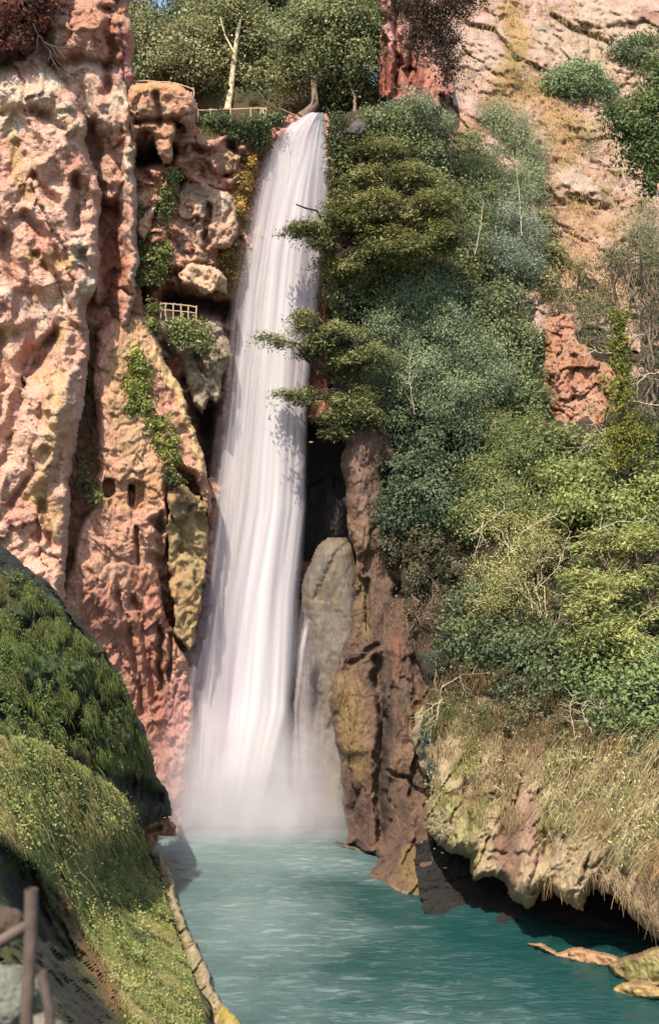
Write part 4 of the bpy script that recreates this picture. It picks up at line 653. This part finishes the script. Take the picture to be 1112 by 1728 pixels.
S_('deep green bush at the far right above the straw coloured growth', [(1010, 1150, 50, 36), (1070, 1170, 50, 40), (1110, 1150, 40, 50), (1040, 1210, 46, 30), (1100, 1230, 40, 30)], 'broad', (42, 62, 42), (120, 136, 74), 45, 1.3, off=2.2, name='bush', cat='bush')
S_('shadowed creeper at the top of the dark fluted wall', [(660, 930, 22, 36), (700, 920, 30, 30), (740, 930, 30, 30), (770, 960, 30, 30), (700, 980, 20, 26)], 'ivy', (44, 46, 34), (96, 92, 62), 46, .9, off=1.3, name='creeper', cat='creeper')
S_('blue green creeper trailing beside the dark column', [(735, 1100, 14, 24), (745, 1150, 16, 24), (740, 1200, 14, 24), (725, 1250, 12, 24), (735, 1300, 12, 22)], 'ivy', (40, 66, 60), (92, 116, 96), 47, 1.1, off=2.0, name='creeper', cat='creeper')
S_('dark leafy thicket in the shade at the right edge behind the ivy trunk', [(1090, 470, 34, 40), (1100, 540, 40, 44), (1080, 600, 30, 40), (1110, 640, 34, 50), (1085, 700, 30, 40), (1060, 440, 30, 26)], 'sparse', (36, 46, 34), (98, 104, 62), 48, 2.0, off=1.6, name='thicket', cat='bush')
S_('grey green bush at the right edge above the shady thicket', [(1060, 400, 30, 22), (1095, 390, 34, 28), (1110, 430, 30, 30), (1040, 430, 22, 18)], 'sparse', (74, 88, 66), (140, 150, 104), 49, 1.8, off=1.4, name='bush', cat='bush')
S_('mid green bush under the orange rock patch', [(950, 740, 26, 22), (1000, 760, 34, 26), (1060, 770, 36, 26), (910, 760, 30, 26), (1090, 745, 30, 30)], 'broad', (56, 72, 42), (138, 144, 76), 50, 1.3, off=2.0, name='bush', cat='bush')
tree('tree_branch', 'dark glossy leaved bough reaching in from the upper right edge', 'tree branch', (1190, 260, 72), fixed([(1030, 190, 20, 14), (1060, 200, 34, 28), (1090, 170, 34, 40), (1110, 240, 34, 50), (1080, 260, 26, 24), (1100, 300, 26, 24), (1070, 220, 30, 24), (1115, 120, 24, 30), (1140, 200, 40, 60)], 72, 1.2), 'broad', (40, 60, 32), (106, 124, 58), 51, 1.5, parts=('branch', 'foliage'), scale=.9)
tree('hanging_shrub', 'dark drooping dry shrub hanging in front of the pink pillar', 'shrub', (700, -60, 92), fixed([(690, 10, 34, 24), (730, 20, 40, 34), (770, 10, 36, 24), (720, 60, 34, 28), (755, 60, 28, 24), (800, 0, 26, 12), (740, 90, 26, 16), (762, 110, 12, 22), (752, 134, 8, 12), (700, 50, 20, 20), (690, 80, 14, 8)], 92, .9), 'feather', (26, 22, 16), (78, 60, 40), 52, 1.3, bark=M_DARKBARK, trunk_r=.07, parts=('stem', 'foliage'), gapf=.9)
tree('hanging_shrub', 'rusty brown growth trailing from the dark top left overhang', 'shrub', (-20, -60, 81), fixed([(10, 20, 36, 30), (50, 10, 30, 26), (20, 70, 30, 22), (60, 40, 18, 20), (85, -10, 22, 22), (100, 10, 16, 10)], 80.8, .9), 'ivy', (46, 30, 24), (128, 66, 42), 53, .6, bark=M_DARKBARK, trunk_r=.05, parts=('stem', 'foliage'), gapf=.9)

# thin bare twigs in front of the tower
rng = np.random.RandomState(5)
def twigs(name, label, cat, lines, mat, sub=6, sublen=18, r=.04, seed=1, col=(.1, .1, .1), base=None):
    rng = np.random.RandomState(seed); pths = []; r = r * .62; sublen *= .8; sub = int(sub * 1.3)
    for ln in lines:
        ln = np.array(ln, float); t = np.linspace(0, len(ln) - 1, len(ln) * 5); k = np.arange(len(ln))
        px = np.interp(t, k, ln[:, 0]) + rng.normal(size=len(t)) * .8; py = np.interp(t, k, ln[:, 1]) + rng.normal(size=len(t)) * .8; Y = np.interp(t, k, ln[:, 2])
        pths.append((P(px, py, Y), np.linspace(r, r * .35, len(t))))
        for s in range(sub):
            i = rng.randint(2, len(t)); dx = px[i] - px[max(i - 3, 0)]; dy = py[i] - py[max(i - 3, 0)]; a = math.atan2(dy, dx) + rng.choice([-1, 1]) * rng.uniform(.4, 1.1); l = sublen * rng.uniform(.4, 1.3)
            tt = np.linspace(0, 1, 6); pths.append((P(px[i] + math.cos(a) * l * tt + rng.normal(size=6) * .6, py[i] + math.sin(a) * l * tt + 3 * tt ** 2, Y[i] + rng.normal() * .4 * tt), np.linspace(r * .5, r * .25, 6)))
    e = P(*(base or lines[0][0])); T = tubes(pths)
    o = link_mesh(name, T[0], T[1], mat, origin=e); tag(o, label, cat); return o
twigs('bare_branch', 'thin dark bare twigs crossing in front of the pink tower', 'branch', [[(55, 40, 78), (80, 80, 78.5), (110, 118, 79), (150, 150, 79)], [(84, 84, 78.5), (92, 110, 78.6), (100, 122, 79)], [(75, 72, 78.4), (100, 82, 78.4), (140, 80, 79), (190, 96, 79.4)], [(112, 120, 79), (130, 130, 79), (145, 165, 79.2)]], M_DARKBARK, 6, 28, .085, 3)
twigs('dead_branch', 'pale dead branches curving in from the right edge beside the ivy clad trunk', 'branch', [[(1180, 612, 76), (1112, 628, 76.4), (1080, 634, 76.8), (1060, 640, 77)], [(1180, 700, 76), (1112, 684, 76.5), (1085, 680, 76.8), (1062, 672, 77)], [(1090, 634, 76.7), (1066, 655, 77), (1058, 670, 77.2)], [(1150, 650, 76), (1100, 640, 76.4)]], M_PALE, 3, 26, .065, 4)
twigs('dead_branch', 'pale crooked dead twig sticking out left of the ivy clad trunk', 'branch', [[(1045, 598, 77), (1010, 594, 77), (985, 586, 77), (966, 576, 77.2)], [(1050, 580, 77), (1070, 568, 77), (1090, 562, 77)], [(1000, 592, 77), (985, 600, 77)]], M_PALE, 5, 20, .05, 6)
twigs('dead_branch', 'bare pale sticks below the orange rock patch', 'branch', [[(1040, 745, 79), (1010, 730, 79), (995, 705, 79.2), (990, 690, 79.4)], [(1035, 752, 79), (1000, 750, 79), (975, 755, 79.3)], [(1020, 740, 79), (1022, 700, 79.4)]], M_PALE, 5, 22, .045, 8)
twigs('dead_branch', 'forked white dead branch poking from the thicket', 'branch', [[(800, 940, 79), (815, 890, 78.5), (835, 870, 78.5), (812, 850, 78.6)], [(830, 872, 78.5), (850, 860, 78.6), (850, 840, 78.8)], [(815, 880, 78.5), (812, 900, 78.4), (822, 920, 78.3)], [(790, 905, 79), (812, 892, 78.6)]], M_PALE, 4, 24, .04, 9)
twigs('dead_branch', 'long arched bare stem springing over the hanging stems', 'branch', [[(735, 1220, 75.5), (745, 1160, 75.5), (780, 1138, 75.2), (830, 1136, 75), (870, 1150, 75)], [(760, 1190, 75.5), (740, 1185, 75.4), (720, 1200, 75.4), (708, 1212, 75.4)], [(745, 1175, 75.4), (738, 1210, 75.3), (722, 1235, 75.2)], [(775, 1142, 75.2), (785, 1170, 75.2), (790, 1200, 75)]], M_PALE, 8, 22, .05, 10)
twigs('dead_branch', 'cluster of pale dead sticks standing above the straw coloured growth', 'branch', [[(1030, 1230, 66), (1015, 1200, 66), (990, 1180, 66)], [(1025, 1240, 66), (1010, 1210, 66), (1014, 1180, 66.2)], [(970, 1240, 67), (960, 1200, 67), (966, 1170, 67)], [(1000, 1240, 66), (985, 1210, 66.2), (980, 1190, 66.2)]], M_PALE, 10, 26, .045, 11)
TW = 'pale twigs threading through the green bank'
for label, ln in (('pale twig slanting through the thicket left of the broad sunlit bush', [(900, 1000, 76), (940, 960, 75), (960, 900, 75)]), ('pale twig rising to the right across the broad sunlit bush', [(960, 1010, 73), (1000, 980, 72), (1060, 960, 71)]),
                  ('upright pale twig in the middle of the broad sunlit bush', [(1000, 1100, 71), (1020, 1060, 70), (1030, 1000, 70)]), ('pale twig lying along the top of the twiggy thicket', [(880, 900, 78), (910, 880, 77), (960, 860, 77)]),
                  ('pale twig near the right edge at the foot of the sunlit bush', [(1060, 1090, 69), (1080, 1040, 69), (1112, 1020, 69)]), ('pale twig between the yellow green bush and the sunlit bush', [(1000, 900, 74), (1040, 880, 73), (1090, 880, 73)]),
                  ('pale twig above the dark shady shrub', [(900, 1090, 75), (940, 1050, 74), (950, 1010, 74)]), ('forked pale stem rising through the shrubs right of the upper yew', [(710, 350, 88), (712, 310, 88), (700, 285, 88)]),
                  ('faint pale stem beside the bluish smoky shrub', [(800, 430, 89), (812, 380, 90), (815, 340, 91)]), ('long faint stem standing in the tall airy shrub', [(880, 400, 95), (876, 330, 97), (870, 270, 99)]),
                  ('long pale stem in front of the great blue green bush', [(700, 700, 84.5), (690, 640, 84), (694, 580, 84)])):
    o = twigs('dead_branch', label, 'branch', [ln], M_PALE, 9, 32, .045, int(ln[0][0] + ln[1][1])); o['group'] = TW
twigs('dead_branch', 'dark driftwood branches lying across the golden pillar', 'branch', [[(590, 1104, 81.5), (620, 1102, 81.3), (645, 1088, 81.2), (655, 1060, 81.2)], [(592, 1040, 82), (618, 1030, 81.6), (645, 1008, 81.5)], [(580, 1130, 82), (592, 1106, 81.5)]], M_DARKBARK, 2, 16, .09, 14)

# ivy clad trunk on the right
e = empty('tree', P(1052, 790, 77.5)); tag(e, 'slim bare topped tree with its trunk wrapped in yellow green ivy', 'tree')
rng = np.random.RandomState(77)
ln = [(1056, 800), (1050, 720), (1044, 640), (1046, 580), (1042, 520), (1032, 470), (1028, 420)]
tr = P([a[0] for a in ln], [a[1] for a in ln], 77.5); pth = [(tr, np.linspace(.24, .05, len(ln)))]
for (a, b) in (((1046, 560), (1085, 470)), ((1085, 470), (1078, 420)), ((1044, 520), (1000, 480)), ((1036, 480), (1060, 430)), ((1050, 600), (1082, 560)), ((1082, 690), (1086, 560)), ((1086, 560), (1080, 470))):
    pth.append((curve(P(*a, 77.5), P(*b, 77.3), .03, rng, 7, .15), np.linspace(.07, .025, 7)))
T = tubes(pth, 6); link_mesh('trunk', T[0], T[1], M_BARK, e)
cs = []
for t in rng.uniform(0, 1, 260):
    y = 790 - 270 * t ** 1.1; x = np.interp(-y, [-a[1] for a in ln], [a[0] for a in ln]) + rng.normal() * (7 + 12 * (1 - t)); cs.append(P(x, y, 77.3 - rng.uniform(0, .5)))
for _ in range(60): cs.append(P(1085 + rng.normal() * 12 - 10, 735 + rng.normal() * 8, 77))
cs = np.array(cs); dn = rng.normal(size=cs.shape) * .4 + [0, -1, .2]
l = leaves(cs, dn, 22, .17, .17, .12, .9, .9, .3, .5, C(74, 86, 36), C(176, 172, 78), rng); link_mesh('ivy', l[0], l[1], M_LEAF, e, l[2], smooth=False)
l = leaves(np.array([P(1030 + rng.normal() * 22, 455 + rng.normal() * 26, 77.4) for _ in range(60)]), rng.normal(size=(60, 3)), 14, .35, .18, .08, 1, .3, .4, .9, C(80, 90, 56), C(150, 150, 90), rng); link_mesh('crown', l[0], l[1], M_LEAF, e, l[2], smooth=False)

# ------------------------------------------------------------------ hanging growth and grass (uncountable)
def strands(name, label, regions, dens, lenr, w, cA, cB, cB2, seed, Yf, off, arch=0., thr=-9, mat=None, kind='stuff', sway=.25, seg=6, outw=.5):
    rng = np.random.RandomState(seed); V, Fs, Cc, n = [], [], [], 0
    for poly in regions:
        poly = np.array(poly, float); a, b = poly.min(0), poly.max(0); m = int((b[0] - a[0]) * (b[1] - a[1]) / 1e4 * dens)
        px = rng.uniform(a[0], b[0], m); py = rng.uniform(a[1], b[1], m); k = inside(px, py, poly); px, py = px[k], py[k]; m = len(px)
        if not m: continue
        Y = Yf(px, py) - off - rng.uniform(0, .5, m); p0 = P(px, py, Y); mk = fbm(p0 * .8 + 3, 4, .6, seed=seed + 3) > thr + rng.normal(size=m) * .06; px, py, p0 = px[mk], py[mk], p0[mk]; m = len(px); g = fbm(p0 * .6, 3, seed=seed)
        Ln = rng.uniform(*lenr, m); t = np.linspace(0, 1, seg)
        dx = rng.normal(size=m) * sway + arch + fbm(p0 * .9 + 5, 3, seed=seed) * sway * 1.6; dy = -np.abs(rng.normal(size=m)) * outw
        pos = np.stack([p0[:, None, 0] + (dx * Ln)[:, None] * t, p0[:, None, 1] + (dy * Ln)[:, None] * t ** .6 * (1.2 - t * .5), p0[:, None, 2] + (Ln * np.abs(dx) * .35)[:, None] * np.sin(t * math.pi) - Ln[:, None] * t ** 1.7], -1)
        ww = w * rng.uniform(.5, 1.5, m)[:, None] * (1 - t * .7)
        th = rng.uniform(-.9, .9, m)[:, None]; ex = np.cos(th) * ww; ey = np.sin(th) * ww
        A = pos.copy(); B = pos.copy(); A[..., 0] += ex; A[..., 1] += ey; B[..., 0] -= ex; B[..., 1] -= ey
        v = np.stack([A, B], 2).reshape(-1, 3); i = np.arange(m * seg * 2).reshape(m, seg, 2)
        Fs.append(np.stack([i[:, :-1, 0], i[:, :-1, 1], i[:, 1:, 1], i[:, 1:, 0]], -1).reshape(-1, 4) + n); V.append(v); n += len(v)
        f = np.clip(.5 + g * 1.1 + rng.normal(size=m) * .22, 0, 1)[:, None]; c = np.asarray(C(*cA)) * (1 - f) + np.asarray(C(*cB)) * f
        h = np.clip(fbm(p0 * .3 + 9, 3, seed=seed + 9) * 3, 0, 1)[:, None]; c = c * (1 - h) + np.asarray(C(*cB2)) * h
        Cc.append(np.repeat(c, seg * 2, 0))
    o = link_mesh(name, np.vstack(V), np.vstack(Fs), mat or M_DRY, cols=np.vstack(Cc), smooth=False)
    tag(o, label, kind=kind); return o
strands('hanging_growth', 'dry tan and green growth hanging down the overhang', [[(730, 1190), (800, 1180), (960, 1220), (1180, 1200), (1180, 1480), (1080, 1480), (1000, 1400), (920, 1390), (880, 1400), (820, 1390), (760, 1370), (722, 1360), (722, 1330), (735, 1290), (708, 1250)]],
        2400, (.12, .5), .018, (112, 88, 64), (190, 166, 120), (150, 152, 84), 201, OVf, .9, sway=.14, outw=.25, thr=.02)
S_('tangled creeper hiding the top of the hanging stems', [(770, 1180, 34, 24), (830, 1200, 36, 22), (900, 1200, 40, 26), (960, 1220, 36, 22), (740, 1220, 20, 24)], 'feather', (54, 60, 40), (132, 126, 80), 55, 1.0, off=2.0, name='creeper', cat='creeper')
S_('rust tinged creeper over the dark wall below the trees', [(700, 1030, 24, 24), (740, 1050, 26, 26), (690, 970, 20, 24), (760, 1010, 26, 20)], 'sparse', (70, 60, 44), (138, 120, 84), 56, 1.6, off=1.4, name='creeper', cat='creeper')
OVE = lambda x, y, o: float(OVf(x, y)) - o
for k, (lab, bb, cA, cB) in enumerate((('yellow green scrub tuft at the left tip of the overhang', [(742, 1360, 24, 30), (760, 1400, 20, 20), (735, 1320, 14, 20)], (96, 100, 58), (176, 168, 104)),
      ('straw coloured scrub on the upper middle of the overhang', [(830, 1300, 40, 30), (880, 1290, 40, 26), (850, 1340, 34, 24)], (100, 90, 58), (176, 156, 104)),
      ('green scrub clinging to the right half of the overhang', [(960, 1360, 30, 34), (990, 1400, 34, 30), (950, 1410, 26, 26), (1010, 1340, 30, 26)], (84, 92, 46), (166, 164, 88)),
      ('pale straw bush arching at the lower right edge above the water', [(1060, 1330, 40, 34), (1100, 1380, 40, 40), (1080, 1430, 36, 30), (1040, 1290, 36, 26)], (110, 104, 64), (206, 188, 128)),
      ('olive scrub at the top of the straw growth near the right edge', [(1080, 1270, 44, 26), (1030, 1260, 40, 24), (980, 1280, 40, 24)], (88, 92, 50), (186, 174, 100)),
      ('dark green scrub hanging beside the blue green creeper', [(800, 1230, 40, 30), (760, 1260, 30, 26), (850, 1220, 34, 24)], (56, 60, 40), (124, 116, 76)))):
    t = tree('scrub', lab, 'scrub', (bb[0][0], bb[0][1] + 10, OVE(bb[0][0], bb[0][1], .2)), bl(bb, .9, .8, OVE), 'sparse', cA, cB, 300 + k, 1.4, stems=4, group='scrub on the overhang', trunk_r=.05, bark=M_PALE, limbs=1.5, twig=.015)
strands('straw_growth', 'arching straw coloured stems over the right end of the overhang', [[(900, 1290), (960, 1230), (1060, 1230), (1180, 1220), (1180, 1480), (1100, 1470), (1000, 1420), (930, 1380)]],
        1200, (.2, .7), .018, (150, 138, 92), (226, 212, 164), (176, 140, 100), 202, OVf, 1.2, arch=-.25, sway=1.1, outw=.9, thr=.0)
strands('hanging_growth', 'dark stems hanging in the shade under the bushes', [[(730, 1110), (900, 1130), (1040, 1180), (1100, 1230), (960, 1260), (860, 1230), (740, 1220), (715, 1260), (705, 1200)]],
        1300, (.2, .8), .018, (70, 56, 44), (150, 120, 84), (104, 110, 60), 203, OVf, 1.4, sway=.6, outw=.5, thr=.0)
strands('hanging_growth', 'pale roots dangling over the undercut at the right', [[(860, 1480), (1000, 1460), (1150, 1480), (1150, 1580), (1100, 1575), (1040, 1510), (1000, 1480), (940, 1500)]],
        300, (.3, .9), .02, (120, 92, 72), (206, 178, 140), (160, 130, 90), 204, OVf, .5, arch=.3, sway=.35, outw=.3)
GP = [(-60, 1240), (20, 1240), (60, 1246), (150, 1296), (210, 1340), (240, 1400), (252, 1440), (275, 1500), (300, 1580), (326, 1650), (345, 1728), (230, 1728), (190, 1640), (120, 1530), (60, 1450), (-60, 1360)]
strands('grass', 'yellow green grass cloaking the lower left hummock', [GP], 14000, (.08, .34), .015, (84, 106, 54), (182, 186, 116), (186, 172, 116), 205, LBf, 2.0, thr=-.05, mat=M_GRASS, sway=.4, seg=4, outw=.35, arch=.0)
strands('grass', 'green moss grass on the dark left bank', [[(-20, 960), (60, 990), (110, 1040), (170, 1100), (215, 1170), (240, 1240), (262, 1300), (180, 1290), (100, 1250), (-20, 1240)]], 11000, (.1, .5), .018, (74, 94, 46), (144, 156, 82), (118, 116, 70), 206, LBf, 1.0, mat=M_GRASS, sway=.4, seg=4, thr=.09)
strands('weeds', 'longer paler weed stems scattered over the hummock', [GP], 500, (.2, .6), .018, (110, 122, 60), (190, 186, 110), (184, 156, 104), 208, LBf, 2.2, mat=M_GRASS, sway=.8, seg=5, outw=.5, arch=0, thr=0)
strands('dry_grass', 'tawny grass on the tan slope', [[(700, 0), (1112, 0), (1112, 520), (930, 520), (900, 330), (800, 200), (700, 160)]], 900, (.3, .8), .03, (190, 160, 116), (214, 184, 130), (150, 144, 90), 207, EWf, .5, thr=.12, sway=.5, seg=3, outw=.6)

# ------------------------------------------------------------------ walkway railings
def railing(label, pts, Y, h, nposts, r=.05, seed=1, mid=False, mat=None, name='railing'):
    rng = np.random.RandomState(seed); pts = np.array(pts, float); e = empty(name, P(pts[0, 0], pts[0, 1], Y) - [0, 0, h]); tag(e, label, 'railing', None)
    t = np.linspace(0, 1, 20); px = np.interp(t, np.linspace(0, 1, len(pts)), pts[:, 0]); py = np.interp(t, np.linspace(0, 1, len(pts)), pts[:, 1]); p = P(px, py, Y)
    T = tubes([(p + rng.normal(size=p.shape) * .015, r)], 6); link_mesh('handrail', T[0], T[1], mat or M_WOOD, e)
    if mid: T = tubes([(p - [0, 0, h * .5] + rng.normal(size=p.shape) * .015, r * .8)], 6); link_mesh('middle_rail', T[0], T[1], mat or M_WOOD, e)
    pr = []
    for k in range(nposts):
        q = p[int(k * 19 / (nposts - 1))]; pr.append(q)
        T = tubes([(np.array([q + [0, 0, .08], q - [rng.normal() * .04, 0, h * .5], q - [0, 0, h + .2]]), r * 1.15)], 6); link_mesh('post', T[0], T[1], mat or M_WOOD, e)
    return e
railing('long pale rail of the walkway leading to the lip of the falls', [(334, 186), (440, 183), (450, 184)], 92, .75, 8, .06, 1)
railing('pale handrail on top of the rounded pink overhang', [(222, 136), (290, 139), (326, 150)], 86.5, .5, 5, .05, 2)
railing('short pale rail inside the upper cave opening', [(224, 298), (258, 299)], 87.5, .5, 3, .05, 3)
railing('small rustic wooden railing under the middle cave', [(272, 512), (300, 514), (332, 518)], 86.2, .85, 6, .05, 4, mid=True)
# near, out of focus
e = empty('wooden_railing', (-2.9, 11.6, 15.5)); tag(e, 'blurred pinkish rustic wooden railing close to the viewer at the bottom left', 'railing')
M_NEAR = plain_mat('pink_wood', C(104, 86, 76), nscale=6)
def npt(px, py, Y=12.0): return P(px, py, Y)
for pts, rr in (([(54, 1500), (52, 1600), (46, 1700), (44, 1900)], .062), ([(70, 1640), (84, 1700), (92, 1900)], .05)):
    T = tubes([(np.array([npt(*a) for a in pts]), rr)], 10); link_mesh('post', T[0], T[1], M_NEAR, e)
T = tubes([(np.array([npt(-80, 1600), npt(0, 1588), npt(50, 1560)]), .05)], 10); link_mesh('handrail', T[0], T[1], M_NEAR, e)
def boulder(label, px, py, Y, r, col, seed, sq=(1, 1, .8)):
    rng = np.random.RandomState(seed); bm_ = bpy.data.meshes.new('t'); import bmesh; b = bmesh.new(); bmesh.ops.create_icosphere(b, subdivisions=5, radius=1); V = np.array([v.co[:] for v in b.verts]); Fs = np.array([[v.index for v in f.verts] for f in b.faces]); b.free(); bpy.data.meshes.remove(bm_)
    V = V * (1 + .35 * fbm(V * 1.3, 4, seed=seed)[:, None] + .12 * fbm(V * 4, 4, ridged=True, seed=seed)[:, None]) * np.array(sq) * r; c = P(px, py, Y)
    o = link_mesh('boulder', V + c, Fs, M_ROCK, origin=c, cols=np.tile(col, (len(V), 1))); tag(o, label, 'boulder')
boulder('blurred pale grey green stone behind the near wooden railing', 10, 1680, 13.5, .36, C(150, 150, 132), 5)
boulder('blurred lighter stone at the very bottom left corner', 70, 1745, 13, .22, C(172, 160, 136), 6)
boulder('blurred dark reddish stone above the near railing', 10, 1560, 14, .22, C(104, 84, 66), 8)

# low broad leaved weeds and moss cushions that break up the grass
def carpet(name, label, poly, n, Yf, off, cA, cB, seed, sp=.16, Lf=.13, Wl=.08, thr=-.1, m=16):
    rng = np.random.RandomState(seed); poly = np.array(poly, float); a, c2 = poly.min(0), poly.max(0); px = rng.uniform(a[0], c2[0], n * 3); py = rng.uniform(a[1], c2[1], n * 3)
    k = inside(px, py, poly); px, py = px[k][:n], py[k][:n]; c = P(px, py, Yf(px, py) - off); g = fbm(c * .5 + 7, 4, .6, seed=seed); k = g > thr; c = c[k]; g = g[k]
    c[:, 1] -= rng.uniform(0, .25, len(c)); l = leaves(c, np.tile([-.2, -.6, .6], (len(c), 1)), m, sp, Lf, Wl, .8, .6, .4, .7, C(*cA), C(*cB), rng, 0, np.clip(.5 + g * 1.5 + rng.normal(size=len(c)) * .2, 0, 1))
    o = link_mesh(name, l[0], l[1], M_LEAF, cols=l[2] * 1.4, smooth=False); tag(o, label, kind='stuff')
carpet('ground_cover', 'low leafy plants among the grass of the hummock', GP, 2600, LBf, 2.0, (86, 102, 56), (174, 176, 108), 401, thr=-.02)
carpet('ground_cover', 'moss cushions on the dark near bank', [(-20, 950), (60, 980), (110, 1035), (170, 1095), (215, 1165), (245, 1240), (268, 1310), (180, 1300), (100, 1250), (-20, 1240)], 3000, LBf, .9, (40, 56, 30), (104, 118, 64), 402, thr=.12)
carpet('ground_cover', 'scrubby yellow low growth on the tan slope', [(700, 0), (1112, 0), (1112, 520), (930, 520), (900, 330), (800, 200), (700, 160)], 900, EWf, .6, (120, 116, 70), (190, 168, 100), 403, sp=.4, Lf=.3, Wl=.1, thr=.12)
for k, (lab, bb, sty) in enumerate((('dusty scrub bush just left of the glossy bough on the tan slope', [(985, 230, 22, 18), (1000, 250, 16, 14)], 'sparse'), ('low green tuft on the bare slope above the orange rock patch', [(950, 440, 20, 14), (975, 455, 18, 12)], 'sparse'),
       ('yellowish scrub growing in the gully at the top of the slope', [(862, 90, 16, 26), (870, 130, 18, 24), (850, 160, 16, 16)], 'sparse'), ('small scrub under the glossy bough near the right edge', [(1060, 350, 20, 14), (1090, 345, 22, 14)], 'sparse'),
       ('olive scrub strip along the foot of the tan slope', [(920, 380, 18, 26), (935, 430, 18, 26), (925, 480, 20, 20)], 'broad'))):
    tree('scrub', lab, 'scrub', (bb[0][0], bb[0][1] + 14, E(bb[0][0], bb[0][1], .2)), bl(bb, 1.0, .8), sty, (86, 90, 56), (164, 156, 96), 420 + k, 1.5, stems=3, group='scrub on the tan slope', trunk_r=.04, limbs=1.2)
